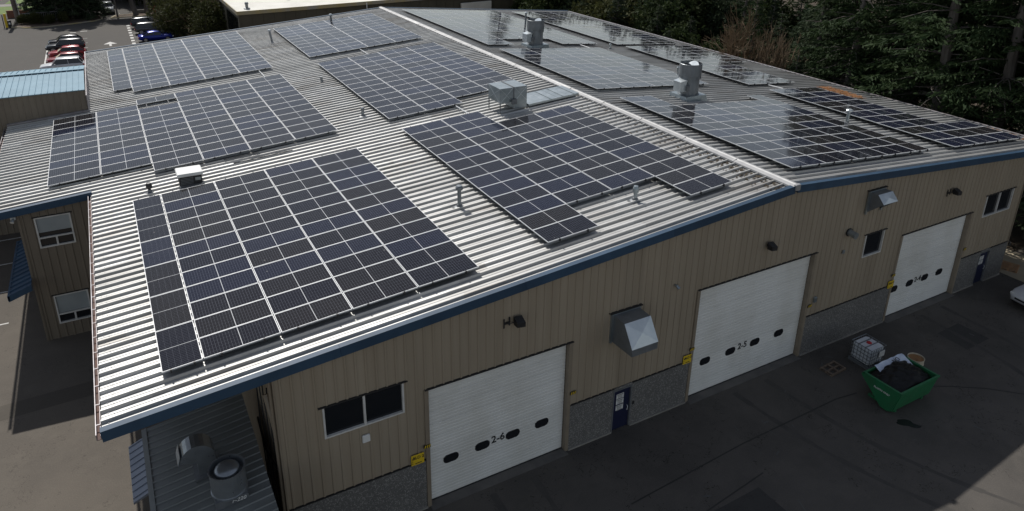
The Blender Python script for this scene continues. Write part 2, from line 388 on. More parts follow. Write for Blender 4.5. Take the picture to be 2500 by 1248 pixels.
# ================================================================== SETTING
g = MB(); g.quad((-700, -500, 0), (700, -500, 0), (700, 900, 0), (-700, 900, 0)); struct(g.build('ground', MT['ground']))
g = MB(); g.quad((-22.3, -60, 0.004), (60, -60, 0.004), (60, -6.9, 0.004), (-22.3, -6.9, 0.004)); struct(g.build('yard_pavement', MT['yard']))
g = MB(); g.quad((-80, 40, 0.004), (-8, 40, 0.004), (-8, 150, 0.004), (-80, 150, 0.004)); struct(g.build('parking_lot', MT['lot']))
g = MB(); g.add([(21.5, -6.0, 0.008), (60, -6.0, 0.008), (160, 40, 0.008), (160, 200, 0.008), (24, 200, 0.008), (22, 44, 0.008)], ((0, 1, 2, 3, 4, 5),)); struct(g.build('forest_floor', MT['floor']))

# ================================================================== WAREHOUSE
wh = thing('warehouse', 'large tan metal warehouse with ribbed galvanised roof and three white roller doors', 'warehouse', (0, 0, 0))

def sheet_mesh(name, length, nrib=3):
    """one roof sheet; local x runs down the slope from 0 to length, local y across, local z normal to the roof"""
    prof = []
    for k in range(nrib):
        y = k*RIB
        prof += [(y, PAN), (y+0.150, PAN), (y+0.165, PAN+0.010), (y+0.180, PAN), (y+0.318, PAN), (y+0.343, PAN+0.085), (y+0.397, PAN+0.085), (y+0.422, PAN)]
    prof.append((nrib*RIB, PAN))
    b = MB(); n = len(prof)
    vs = [(0, y, h) for y, h in prof]+[(length, y, h) for y, h in prof]
    b.add(vs, [(i+1, i, n+i, n+i+1) for i in range(n-1)])
    return b.mesh(name, [MT['roof']])
def sheet_mesh_mirror(name, length, nrib=3):
    prof = []
    for k in range(nrib):
        y = k*RIB
        prof += [(y, PAN), (y+0.150, PAN), (y+0.165, PAN+0.010), (y+0.180, PAN), (y+0.318, PAN), (y+0.343, PAN+0.085), (y+0.397, PAN+0.085), (y+0.422, PAN)]
    prof.append((nrib*RIB, PAN))
    b = MB(); n = len(prof)
    vs = [(0, y, h) for y, h in prof]+[(-length, y, h) for y, h in prof]
    b.add(vs, [(i, i+1, n+i+1, n+i) for i in range(n-1)])
    return b.mesh(name, [MT['roof']])
LL = abs(XE_L)/CT; LR = XE_R/CT; LBUMP = 28.02/CT
mL = sheet_mesh_mirror('roof_sheet', LL); mR = sheet_mesh('roof_sheet', LR)
mB = sheet_mesh_mirror('roof_sheet', LBUMP); mB1 = sheet_mesh_mirror('roof_sheet', LBUMP, 1); mL2 = sheet_mesh_mirror('roof_sheet', LL, 2)
bump0 = 13
for i in range(NSHEET):
    y = Y0+i*SHEET
    if bump0 <= i < bump0+10: link('roof_sheet', mB, wh, (0, y, ZR), (0, -TH, 0))
    elif i == bump0+10:
        link('roof_sheet', mB1, wh, (0, y, ZR), (0, -TH, 0)); link('roof_sheet', mL2, wh, (0, y+RIB, ZR), (0, -TH, 0))
    else: link('roof_sheet', mL, wh, (0, y, ZR), (0, -TH, 0))
    link('roof_sheet', mR, wh, (0, y, ZR), (0, TH, 0))
YB0 = Y0+bump0*SHEET; YB1 = YB0+10*SHEET+RIB
# fasteners along the left eave
b = MB()
for i in range(int((YB0-Y0)/RIB)):
    yy = Y0+i*RIB
    for dy, s in ((0.06, LL-0.16), (0.27, LL-0.16), (0.165, LL-0.30)):
        p = RP('L', s, yy+dy, PAN+0.001); b.box(p[0]-0.014, p[0]+0.014, p[1]-0.014, p[1]+0.014, p[2], p[2]+0.012)
b.build('eave_fasteners', MT['greysteel'], wh)['kind'] = 'stuff'
# under-deck that closes the roof from below
b = MB()
for sd, L_ in (('L', LL-0.15), ('R', LR-0.1)):
    b.quad(RP(sd, 0, Y0+0.05, -0.20), RP(sd, L_, Y0+0.05, -0.20), RP(sd, L_, Y1-0.05, -0.20), RP(sd, 0, Y1-0.05, -0.20))
b.quad(RP('L', LL-0.15, YB0+0.05, -0.20), RP('L', LBUMP-0.1, YB0+0.05, -0.20), RP('L', LBUMP-0.1, YB1-0.05, -0.20), RP('L', LL-0.15, YB1-0.05, -0.20))
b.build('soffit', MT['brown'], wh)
# ridge caps: short overlapping lengths
b = MB()
nseg = 15; seglen = (Y1+0.1-(Y0-0.12))/nseg
for k in range(1):
    prof = [(-0.25, -0.07), (-0.235, 0.0), (-0.05, 0.025), (0, 0.05), (0.05, 0.025), (0.235, 0.0), (0.25, -0.07)]
    vs = []
    for yy in (0, seglen+0.05):
        for x, h in prof: vs.append((x, yy, h-abs(x)*TT))
    n = len(prof); b.add(vs, [(i, i+1, n+i+1, n+i) for i in range(n-1)])
    b.add([(-0.25,seglen-0.01,-0.012),(0,seglen-0.01,0.062),(0.25,seglen-0.01,-0.012),(-0.25,seglen+0.05,-0.012),(0,seglen+0.05,0.062),(0.25,seglen+0.05,-0.012)],((0,1,4,3),(1,2,5,4)))
capm = b.mesh('ridge_cap', [MT['cap']])
for k in range(nseg): link('ridge_cap', capm, wh, (0, Y0-0.12+k*seglen, ZR+(0.002 if k % 2 else 0.0)), (0, 0, random.uniform(-0.0012, 0.0012)))
b = MB(); b.bevbox(-0.13, 0.13, Y0-0.20, Y0-0.05, ZR-0.20, ZR+0.06, 0.02); b.build('ridge_end_cap', MT['cap'], wh)
# rake trims
def rake(side, s0, s1, y, sgn, name='rake_trim'):
    b = MB(); ya, yb = (y-0.14, y+0.06) if sgn < 0 else (y-0.06, y+0.14)
    p = []
    for h in (-0.31, 0.005):
        for s, yy in (((s0, ya), (s1, ya), (s1, yb), (s0, yb)) if side == 'R' else ((s1, ya), (s0, ya), (s0, yb), (s1, yb))):
            p.append(RP(side, s, yy, h))
    b.hexa(p)
    return b.build(name, MT['blue'], wh)
nr = 4
for sd, L_ in (('L', LL+0.03), ('R', LR+0.03)):
    for k in range(nr): rake(sd, 0.10+(L_-0.10)*k/nr, 0.10+(L_-0.10)*(k+1)/nr-0.006, Y0, -1)
    rake(sd, 0.1, L_, Y1, 1)
rake('L', LL-0.02, LBUMP, YB0, -1)
# eave gutters with hangers
def gutter(x, ya, yb, name='gutter'):
    z = roof_z(x)-0.04; b = MB()
    b.box(x-0.135, x-0.115, ya, yb, z-0.24, z-0.07, 0); b.box(x-0.115, x-0.02, ya, yb, z-0.24, z-0.225, 1); b.box(x-0.035, x-0.02, ya, yb, z-0.225, z-0.11, 0)
    o = b.build(name, [MT['gutter'], MT['rust']], wh)
    h = MB(); k = ya+0.4
    while k < yb: h.box(x-0.125, x-0.015, k, k+0.03, z-0.095, z-0.080); k += 0.85
    h.build('gutter_hanger', MT['gutter'], wh)['kind'] = 'stuff'
gutter(XE_L, Y0-0.05, YB0-0.08); gutter(-28.02, YB0-0.05, YB1-0.02)
b = MB(); zz = roof_z(XE_R)-0.04; b.box(XE_R+0.02, XE_R+0.2, Y0-0.05, Y1, zz-0.16, zz-0.02); b.build('gutter', MT['gutter'], wh)
b = MB(); b.box(XE_L-0.03, XE_L+0.02, YB1+0.1, Y1, roof_z(XE_L)-0.14, roof_z(XE_L)+0.05); b.build('eave_trim', MT['gutter'], wh)

# ---- ribbed wall siding built sheet by sheet; u runs along the wall, ribs stand proud along 'nrm'
def siding(parent, name, mat, origin, ux, nrm, ulen, zb, ztop, openings=(), pitch=0.305, per=3, rib=0.028):
    origin = Vector(origin); ux = Vector(ux); nrm = Vector(nrm)
    def prof(u):
        q = u % pitch; c = pitch*0.5
        d = abs(q-c)
        if d <= 0.022: return rib
        if d >= 0.042: return 0.0
        return rib*(0.042-d)/0.020
    k = 0; out = []
    while k*pitch*per < ulen-1e-4:
        a = k*pitch*per; e = min(ulen, a+pitch*per); b = MB()
        us = {a, e}
        for j in range(per):
            c0 = (k*per+j)*pitch+pitch*0.5
            for d in (-0.042, -0.022, 0.022, 0.042):
                if a < c0+d < e: us.add(c0+d)
        for (o0, o1, z0, z1) in openings:
            for q in (o0, o1):
                if a < q < e: us.add(q)
        us = sorted(us)
        for u0, u1 in zip(us, us[1:]):
            if u1-u0 < 1e-5: continue
            mid = (u0+u1)/2
            iv = [(None, None)]
            cuts = sorted([(z0, z1) for (o0, o1, z0, z1) in openings if o0 < mid < o1])
            lo = zb; segs = []
            for z0, z1 in cuts:
                if z0 > lo: segs.append((lo, z0, False))
                lo = max(lo, z1)
            segs.append((lo, None, True))
            for z0, z1, top in segs:
                za, zb_ = (ztop(u0), ztop(u1)) if top else (z1, z1)
                if za <= z0 and zb_ <= z0: continue
                P = lambda u, z: origin+ux*u+nrm*prof(u if u > a+1e-6 else a+1e-6)+Vector((0, 0, z))
                b.quad(P(u0, z0), P(u1, z0), P(u1, zb_), P(u0, za))
        for piece in components(b): out.append(piece.build(name, mat, parent))
        k += 1
    return out

XL, XR = -19.92, 17.85       # gable wall ends
DOORS = [(-15.42, -10.17, 0.06, 4.70, '2-6'), (-4.28, 2.06, 0.06, 5.15, '2-5'), (8.12, 13.45, 0.06, 4.60, '2-4')]
MAN = [(-8.09, -7.22, 0.02, 1.90), (15.36, 16.27, 0.02, 1.90)]
WINS = [(-18.69, -16.21, 4.14, 5.26, 2), (5.32, 6.63, 4.11, 5.25, 1), (14.58, 17.01, 4.08, 5.27, 2)]
WAIN = 2.03
ops = [(x0-XL, x1-XL, -1, z1) for x0, x1, z0, z1, t in DOORS]+[(x0-XL, x1-XL, z0, z1) for x0, x1, z0, z1, n in WINS]
siding(wh, 'siding_panel', MT['tan'], (XL, YW, 0), (1, 0, 0), (0, -1, 0), XR-XL, WAIN, lambda u: roof_z(u+XL)-0.19, ops)
# core wall right behind the sheets so that nothing shows through; openings stay free
b = MB(); xs = sorted({XL+0.02, XR-0.02, *[x for d in DOORS for x in (d[0]-0.04, d[1]+0.04)], *[x for d in MAN for x in (d[0]-0.03, d[1]+0.03)], *[x for d in WINS for x in (d[0]-0.02, d[1]+0.02)], 0.0})
for x0, x1 in zip(xs, xs[1:]):
    mid = (x0+x1)/2; cuts = sorted([(d[2]-0.2, d[3]) for d in DOORS+MAN+WINS if d[0]-0.045 < mid < d[1]+0.045]); lo = -0.05; segs = []
    for z0, z1 in cuts:
        if z0 > lo+0.01: segs.append((lo, z0+0.2 if z0 > 1 else z0, 0))
        lo = z1
    for z0, z1, _ in segs: b.box(x0, x1, YW+0.02, YW+0.24, z0, z1)
    t0, t1 = roof_z(x0)-0.22, roof_z(x1)-0.22
    b.hexa(((x0, YW+0.02, lo), (x1, YW+0.02, lo), (x1, YW+0.24, lo), (x0, YW+0.24, lo), (x0, YW+0.02, t0), (x1, YW+0.02, t1), (x1, YW+0.24, t1), (x0, YW+0.24, t0)))
b.build('wall_core', MT['tantrim'], wh)
b = MB(); b.quad((XL+0.3, YW+0.9, 0.0), (XR-0.3, YW+0.9, 0.0), (XR-0.3, YW+0.9, 6.5), (XL+0.3, YW+0.9, 6.5)); b.build('interior_partition', MT['dark'], wh)
# exposed aggregate wainscot
cuts = sorted([d[:2] for d in DOORS]+[d[:2] for d in MAN]); x = XL-0.01
wsegs = []
RJ = 0.145
for a, e in cuts:
    j = RJ if e-a > 3 else 0.0; wsegs.append((x, a-j)); x = e+j
wsegs.append((x, XR+0.01))
for a, e in wsegs:
    b = MB(); b.bevbox(a, e, YW-0.035, YW+0.10, -0.03, WAIN-0.035, 0.01); b.build('wainscot_panel', MT['aggregate'], wh)
    b = MB(); b.box(a, e, YW-0.062, YW+0.0, WAIN-0.032, WAIN-0.008); b.build('base_flashing', MT['dark'], wh)
    b = MB(); b.box(a, e, YW-0.085, YW-0.037, -0.03, 0.075); b.build('footing', MT['concrete'], wh)
for a, e in [d[:2] for d in MAN]:
    b = MB(); b.bevbox(a+0.001, e-0.001, YW-0.033, YW+0.10, 1.905, WAIN-0.036, 0.008); b.build('wainscot_panel', MT['aggregate'], wh)
# wall end trims, side walls
for x in (XL, XR):
    b = MB(); s = -1 if x < 0 else 1
    b.box(min(x, x+s*0.05), max(x, x+s*0.05), YW-0.045, YW+0.10, 0, roof_z(x)-0.20); b.build('corner_trim', MT['tantrim'], wh)
siding(wh, 'siding_panel', MT['tan'], (XL, Y1-0.5, 0), (0, -1, 0), (-1, 0, 0), Y1-0.5-YW-0.1, 0.0, lambda u: roof_z(XL)-0.19)
siding(wh, 'siding_panel', MT['tan'], (XR, YW+0.1, 0), (0, 1, 0), (1, 0, 0), Y1-0.5-YW-0.1, 0.0, lambda u: roof_z(XR)-0.19)
b = MB(); xs_ = (XL, 0.0, XR)
b.add([(XL, Y1-0.5, 0), (XR, Y1-0.5, 0), (XR, Y1-0.5, roof_z(XR)-0.2), (0, Y1-0.5, ZR-0.2), (XL, Y1-0.5, roof_z(XL)-0.2)], ((0, 4, 3, 2, 1),)); b.build('rear_wall', MT['tan'], wh)

# ---- roller doors
def rounded(cx, cz, w_, h_, y, n=6):
    r = h_/2*0.92; pts = []
    for sx, sz, a0 in ((1, 1, 0), (-1, 1, 90), (-1, -1, 180), (1, -1, 270)):
        for k in range(n):
            a = rad(a0+90*k/(n-1)); pts.append((cx+sx*(w_/2-r)+r*math.cos(a), y, cz+sz*(h_/2-r)+r*math.sin(a)))
    return pts
WCX = {'2-6': [-14.61, -13.44, -12.26, -11.08], '2-5': [-3.38, -1.99, -0.59, 0.83], '2-4': [8.65, 9.86, 11.06, 12.23]}
for x0, x1, z0, z1, num in DOORS:
    yd = YW+0.16
    rd = MB(); rd.box(x0+0.03, x1-0.03, yd+0.05, yd+0.07, z0, z1); rd = rd.build('roller_door', MT['greysteel'], wh)
    ns = 9; hs = (z1-z0-0.02)/ns
    for k in range(ns):
        za = z0+k*hs; zb_ = za+hs-0.007; b = MB()
        vs = []; nr_ = 4
        prof = [(0, za)]
        for q in range(nr_):
            a = za+(zb_-za)*q/nr_; e = za+(zb_-za)*(q+1)/nr_
            prof += [(0.0, a+0.02), (0.010, a+0.035), (0.010, e-0.012), (0.0, e)]
        vs = [(x0+0.025, yd-p, z) for p, z in prof]+[(x1-0.025, yd-p, z) for p, z in prof]; n = len(prof)
        b.add(vs, [(i, n+i, n+i+1, i+1) for i in range(n-1)])
        b.quad((x0+0.025, yd, zb_), (x1-0.025, yd, zb_), (x1-0.025, yd+0.045, zb_), (x0+0.025, yd+0.045, zb_))
        b.quad((x1-0.025, yd, za), (x0+0.025, yd, za), (x0+0.025, yd+0.045, za), (x1-0.025, yd+0.045, za))
        b.build('door_section', MT['doorwhite'], rd)
    for cx in WCX[num]:
        b = MB(); b.prism(rounded(cx, 1.53, 0.56, 0.34, yd-0.016), (0, 0.02, 0)); b.prism(rounded(cx, 1.53, 0.50, 0.28, yd-0.020), (0, 0.006, 0), 1)
        b.build('door_window', [MT['black'], MT['glass']], rd)
    tx = {'2-6': -12.84, '2-5': -1.32, '2-4': 10.47}[num]
    letters('door_number', num, 0.40, MT['ink'], rd, (tx, yd-0.018, 1.60), (math.pi/2, 0, 0))
    b = MB(); b.box(x0+0.03, x1-0.03, yd-0.03, yd+0.03, z0-0.05, z0+0.01); b.build('bottom_seal', MT['black'], rd)
    for xa, xb in ((x0-0.14, x0), (x1, x1+0.14)):
        b = MB(); b.box(xa, xb, YW-0.05, yd+0.06, -0.02, z1+0.02); b.build('door_jamb', MT['tantrim'], wh)
    b = MB(); b.box(x0-0.12, x1+0.16, YW-0.075, YW+0.0, z1+0.0, z1+0.035); b.build('door_head_flashing', MT['dark'], wh)
    b = MB(); b.hexa(((x0-0.05, YW-0.24, 0.004), (x1+0.05, YW-0.24, 0.004), (x1+0.05, yd+0.2, 0.004), (x0-0.05, yd+0.2, 0.004), (x0-0.05, YW-0.24, 0.02), (x1+0.05, YW-0.24, 0.02), (x1+0.05, yd+0.2, 0.055), (x0-0.05, yd+0.2, 0.055)))
    b.build('door_threshold', MT['threshold'], wh)
    # hazard striped guards on both jambs
    for xa in (x0-0.11, x1+0.22):
        b = MB(); b.box(xa-0.12, xa+0.12, YW-0.075, YW-0.052, 2.50, 2.62, 0)
        for q in range(3):
            u = xa-0.10+q*0.075; b.prism([(u, YW-0.0775, 2.505), (u+0.035, YW-0.0775, 2.505), (u+0.07, YW-0.0775, 2.615), (u+0.035, YW-0.0775, 2.615)], (0, 0.003, 0), 1)
        b.build('hazard_marker', [MT['black'], MT['yellow']], wh)
# ---- personnel doors
for k, (x0, x1, z0, z1) in enumerate(MAN):
    b = MB(); b.box(x0+0.05, x1-0.05, YW+0.03, YW+0.07, z0, z1-0.05); d = b.build('door', MT['navy'], wh)
    b = MB(); b.box(x0, x0+0.05, YW-0.045, YW+0.10, z0, z1); b.box(x1-0.05, x1, YW-0.045, YW+0.10, z0, z1); b.box(x0+0.05, x1-0.05, YW-0.045, YW+0.10, z1-0.05, z1+0.004)
    b.build('door_frame', MT['greysteel'], d)
    b = MB(); b.tube([(x1-0.14, YW+0.03, 0.98), (x1-0.14, YW-0.03, 0.96), (x1-0.16, YW-0.03, 0.80), (x1-0.14, YW+0.03, 0.78)], 0.012, 6); b.build('handle', MT['alu'], d)
    cx = (x0+x1)/2-0.06
    for q, zc in enumerate((1.52, 1.27, 1.00) if k == 0 else (1.50, 1.24)):
        b = MB(); b.box(cx-0.17, cx+0.17, YW+0.024, YW+0.030, zc-0.11, zc+0.11, 0)
        for r in range(4):
            ww = (0.14, 0.12, 0.10, 0.13)[r]; b.box(cx-ww, cx+ww, YW+0.021, YW+0.0245, zc+0.07-r*0.05-0.012, zc+0.07-r*0.05+(0.012 if r == 0 else 0.004), 1)
        b.build('notice', [MT['white'], MT['ink']], d)
    if k == 0:
        b = MB(); b.bevbox(x1+0.06, x1+0.14, YW-0.07, YW-0.036, 0.98, 1.12, 0.01); b.build('keypad', MT['black'], wh)
# ---- windows of the gable wall
def window(parent, x0, x1, z0, z1, y, n=2, fw=0.055):
    b = MB(); b.box(x0+fw, x1-fw, y+0.05, y+0.06, z0+fw, z1-fw); w_ = b.build('window', MT['glass'], parent)
    b = MB()
    b.box(x0, x0+fw, y-0.035, y+0.08, z0, z1); b.box(x1-fw, x1, y-0.035, y+0.08, z0, z1)
    b.box(x0+fw, x1-fw, y-0.035, y+0.08, z0, z0+fw); b.box(x0+fw, x1-fw, y-0.035, y+0.08, z1-fw*0.5, z1)
    if n == 2: c = (x0+x1)/2; b.box(c-fw*0.6, c+fw*0.6, y-0.02, y+0.07, z0+fw, z1-fw*0.5)
    b.build('frame', MT['winframe'], w_)
    b = MB(); b.box(x0-0.12, x1+0.12, y-0.075, y-0.0, z1+0.004, z1+0.03); b.build('head_flashing', MT['dark'], w_)
    return w_
for x0, x1, z0, z1, n in WINS: window(wh, x0, x1, z0, z1, YW, n)

# ---- side wing under the lower left eave
XB, YBW = -26.86, YB0+0.12
wins = [(-26.32, -24.98, 4.50, 5.93), (-26.28, -24.95, 0.72, 2.15)]
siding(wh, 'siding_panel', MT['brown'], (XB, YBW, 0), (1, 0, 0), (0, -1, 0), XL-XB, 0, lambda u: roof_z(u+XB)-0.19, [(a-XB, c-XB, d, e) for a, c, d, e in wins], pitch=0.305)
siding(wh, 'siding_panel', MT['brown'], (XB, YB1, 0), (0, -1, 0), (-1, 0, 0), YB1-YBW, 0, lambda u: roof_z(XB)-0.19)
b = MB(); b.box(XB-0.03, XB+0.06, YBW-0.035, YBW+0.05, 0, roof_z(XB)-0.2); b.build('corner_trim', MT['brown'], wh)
for a, c, d, e in wins:
    b = MB(); b.box(a+0.06, c-0.06, YBW+0.05, YBW+0.06, d+0.06, e-0.06); w_ = b.build('window', MT['glass'], wh)
    b = MB(); f_ = 0.06; zm = d+0.46
    b.box(a, a+f_, YBW-0.04, YBW+0.07, d, e); b.box(c-f_, c, YBW-0.04, YBW+0.07, d, e); b.box(a+f_, c-f_, YBW-0.04, YBW+0.07, d, d+f_); b.box(a+f_, c-f_, YBW-0.04, YBW+0.07, e-f_, e)
    b.box(a+f_, c-f_, YBW-0.035, YBW+0.06, zm-0.03, zm+0.03); b.box((a+c)/2-0.035, (a+c)/2+0.035, YBW-0.033, YBW+0.06, d+f_, zm-0.03); b.build('frame', MT['winframe'], w_)
    b = MB(); b.box(a+0.065, c-0.065, YBW+0.03, YBW+0.04, zm+(0.24 if d > 3 else 0.05), e-0.07); b.build('blind', MT['blind'], w_)
    b = MB(); b.box(a-0.07, c+0.07, YBW-0.06, YBW, e+0.004, e+0.035); b.build('head_flashing', MT['dark'], w_)
# blue porch roof on the wing's outer wall
b = MB(); nrb = 13
for k in range(nrb):
    ya = 8.85+k*0.43
    b.hexa(((-27.72, ya, 2.86), (-26.88, ya, 3.16), (-26.88, ya+0.43, 3.16), (-27.72, ya+0.43, 2.86), (-27.72, ya, 2.90), (-26.88, ya, 3.20), (-26.88, ya+0.43, 3.20), (-27.72, ya+0.43, 2.90)))
    b.hexa(((-27.72, ya+0.34, 2.90), (-26.88, ya+0.34, 3.20), (-26.88, ya+0.40, 3.20), (-27.72, ya+0.40, 2.90), (-27.72, ya+0.35, 2.96), (-26.88, ya+0.35, 3.26), (-26.88, ya+0.39, 3.26), (-27.72, ya+0.39, 2.96)))
b.hexa(((-27.76, 8.78, 2.66), (-26.86, 8.78, 2.98), (-26.86, 8.86, 2.98), (-27.76, 8.86, 2.66), (-27.76, 8.78, 2.95), (-26.86, 8.78, 3.26), (-26.86, 8.86, 3.26), (-27.76, 8.86, 2.95)))
b.box(-27.78, -27.70, 8.78, 14.5, 2.72, 2.93)
b.build('porch_roof', MT['blue'], wh)
b = MB(); b.bevbox(-27.1, -26.9, YBW-0.12, YBW+0.04, 6.02, 6.16, 0.02); b.tube([(-27.0, YBW-0.1, 6.08), (-27.05, YBW-0.25, 5.98)], [0.05, 0.08], 8)
tag(b.build('security_light', MT['galvlight'], None, (-27.0, YBW, 6.1)), 'small pale floodlight under the eave of the brown side wing', 'wall light')

# ================================================================== SOLAR ARRAYS
PX, PY, PWL, PWS = 2.119, 1.058, 2.094, 1.038; HP = 0.160
def panel_meshes(lx, ly, mat, tagn):
    t = 0.035; f = 0.017
    b = MB(); b.box(-lx/2+f, lx/2-f, -ly/2+f, ly/2-f, -t, -0.004); pm = b.mesh('solar_panel_'+tagn, [mat])
    b = MB()
    for x0, x1, y0, y1 in ((-lx/2, -lx/2+f, -ly/2, ly/2), (lx/2-f, lx/2, -ly/2, ly/2), (-lx/2+f, lx/2-f, -ly/2, -ly/2+f), (-lx/2+f, lx/2-f, ly/2-f, ly/2)): b.box(x0, x1, y0, y1, -t, 0)
    return pm, b.mesh('frame_'+tagn, [MT['alu']])
PMW, PFW = panel_meshes(PWL, PWS, MT['panel_x'], 'landscape'); PMN, PFN = panel_meshes(PWS, PWL, MT['panel_y'], 'portrait')
NPAN = 0
def solar(side, label, s0, y0, cols, narrow=None):
    """cols: list of lists of (row_from, row_to) ranges; column 0 starts at slope distance s0 and runs up (left roof) or down (right roof)"""
    global NPAN
    sg = -1 if side == 'L' else 1
    base = RP(side, s0, y0, HP)
    e = thing('solar_array', label, 'solar array', base, group='solar arrays on the warehouse roof')
    ry = -TH if side == 'L' else TH
    def place(sc, yc, pm, pf):
        global NPAN
        P = RP(side, sc, yc, HP+random.uniform(-0.004, 0.004)); NPAN += 1
        o = link('solar_panel', pm, e, (P[0]-base[0], P[1]-base[1], P[2]-base[2]), (random.uniform(-0.0035, 0.0035), ry+random.uniform(-0.003, 0.003), random.uniform(-0.001, 0.001)))
        link('frame', pf, o)
    def rails(sc, half, y_hi, y_lo):
        b = MB()
        for d in (-half, half):
            s_ = sc+d; a = [RP(side, s_+q, yy, h) for h in (HP-0.085, HP-0.037) for q, yy in (((-0.02, y_lo-0.04), (0.02, y_lo-0.04), (0.02, y_hi+0.04), (-0.02, y_hi+0.04)) if side == 'R' else ((0.02, y_lo-0.04), (-0.02, y_lo-0.04), (-0.02, y_hi+0.04), (0.02, y_hi+0.04)))]
            b.hexa(a)
            for yy in (y_lo-0.02, y_hi+0.02):
                p = RP(side, s_, yy, HP-0.03); b.box(p[0]-0.022, p[0]+0.022, p[1]-0.025, p[1]+0.025, p[2]-0.02, p[2]+0.045)
            k = y_lo+0.3
            while k < y_hi:
                p = RP(side, s_, k, HP-0.10); b.box(p[0]-0.03, p[0]+0.03, p[1]-0.02, p[1]+0.02, p[2]-0.09, p[2]+0.02); k += 1.7
        b.build('rail', MT['rail'], e)
    for c, ranges in enumerate(cols):
        if not ranges: continue
        sc = s0+sg*(c+0.5)*PX
        for r0, r1 in ranges:
            for r in range(r0, r1): place(sc, y0-(r+0.5)*PY, PMW, PFW)
        rails(sc, 0.58, y0-min(r[0] for r in ranges)*PY, y0-max(r[1] for r in ranges)*PY)
    if narrow:
        sc, r0, n = narrow
        for k in range(n): place(sc, y0-r0*PY-(k+0.5)*2*PY, PMN, PFN)
        rails(sc, 0.30, y0-r0*PY, y0-(r0+2*n)*PY)
R_ = lambda a, b_: [(a, b_)]
solar('L', 'solar array with one full narrow column beside the rusty gutter', 21.535, 6.83, [R_(0, 12)]*4, (21.535+0.537, 0, 6))
solar('L', 'solar array with two notched corners between the ridge and two steel flues', 10.401, 7.961, [R_(0, 13), R_(0, 11), R_(2, 11), R_(2, 13)])
solar('L', 'six-column solar array with one panel missing, reaching out over the brown side wing', 25.781, 21.451, [R_(0, 10), R_(0, 10), [(-1, 0), (1, 11)], R_(-1, 11), R_(-1, 11), R_(-1, 11)])
solar('L', 'blue-tinted four-column solar array behind the boxy sheet-metal duct', 10.394, 23.552, [R_(0, 13), R_(0, 13), R_(0, 12), R_(0, 12)])
solar('L', 'four-column solar array between two steel flues at the rear edge, next to the ridge', 10.37, 37.237, [R_(0, 11)]*4)
solar('L', 'rear solar array with a bluish narrow column near the pale blue roof', 21.558, 38.413, [R_(0, 13)]*4, (21.558+0.537, 0, 6))
solar('R', 'solar array mirroring a round exhaust fan, with a narrow last column, at the front gable', 1.25, 5.727, [R_(0, 11), R_(2, 11), R_(2, 11), R_(2, 11)], (1.25+4*PX+0.537, 1, 5))
solar('R', 'dark solar array along the outer eave under the tall conifers, beside orange needles', 12.716, 5.663, [R_(0, 11), R_(0, 11), R_(8, 11)])
solar('R', 'grey-shining four-column solar array between the two round exhaust fans', 1.188, 19.375, [R_(0, 11)]*4)
solar('R', 'three-column solar array by the wooded eave whose last column is short', 12.53, 19.828, [R_(0, 12), R_(0, 12), R_(0, 6)])
solar('R', 'long solar array beside the ridge with a gap around the rear exhaust fan', 1.156, 37.931, [R_(0, 16), R_(0, 14), R_(0, 14), R_(0, 16)], (1.156+4*PX+0.537, 0, 8))
solar('R', 'long three-column solar array at the rear wooded corner showing tree reflections', 12.346, 37.56, [R_(0, 16)]*3)

# ================================================================== ROOF EQUIPMENT
def on_roof(x, y): return (x, y, roof_z(x)+PAN)
def flue(x, y, h, label, r=0.07, capr=None, caph=0.16, mat='galvdark', lean=0.0, capmat=None):
    p = on_roof(x, y); e = thing('roof_flue', label, 'roof flue', p, group='pipes standing on the roof')
    b = MB(); b.tube([(p[0], p[1], p[2]-0.02), (p[0]-lean, p[1]+lean*0.2, p[2]+h-0.05)], r, 14); b.build('pipe', MT[mat], e, smooth=False)
    b = MB(); b.lathe([(r*2.9, 0.005), (r*2.8, 0.03), (r*1.6, 0.06), (r*1.25, 0.14), (r*1.02, 0.15)], p, 16); b.build('flashing', MT['greysteel'], e)
    if capr:
        q = (p[0]-lean, p[1]+lean*0.2, p[2]+h-caph)
        b = MB(); b.lathe([(r*1.05, -0.01), (capr, 0.0), (capr*1.04, caph*0.65), (capr*0.75, caph), (0.001, caph*1.05)], q, 16); b.build('cap', MT[capmat or mat], e)
    b = MB(); b.box(p[0]-0.24, p[0]+0.24, p[1]-0.20, p[1]+0.20, p[2]+0.002, p[2]+0.008); b.build('base_sheet', MT['greysteel'], e)
flue(-11.49, -1.09, 0.92, 'tall dark steel flue with a mushroom cap between the two front arrays', 0.075, 0.14, 0.16)
flue(-5.69, -4.54, 0.62, 'short bright flue with a wide cylinder cap in the notch of an array', 0.075, 0.115, 0.26, 'galv')
flue(-21.83, 8.0, 0.44, 'short black flue with a funnel cap left of the white rooftop box', 0.055, 0.12, 0.22, 'black')
flue(-11.15, 19.7, 0.42, 'stubby plain dark pipe beside the bare roof strip by the blue-tinted array', 0.075, None)
flue(-11.12, 11.75, 0.50, 'stubby dark pipe with a small cap near the foot of the blue-tinted array', 0.075, 0.10, 0.08)
flue(-11.27, 33.3, 1.0, 'leaning thin flue with a pale cap at the rear arrays', 0.075, 0.12, 0.10, 'galvdark', 0.12, 'galvlight')
flue(-5.58, 36.9, 0.80, 'pale-capped flue rising behind the rear array next to the ridge', 0.085, 0.13, 0.12, 'galvdark', 0, 'galvlight')
flue(11.57, -0.74, 0.80, 'pale flue with a round mushroom cap between the two arrays near the wooded eave', 0.09, 0.17, 0.12, 'galv', -0.06, 'galvlight')
flue(9.25, 29.7, 1.35, 'tall slim flue standing behind the rear exhaust fan', 0.075, 0.13, 0.10, 'galvdark', -0.05, 'galvlight')
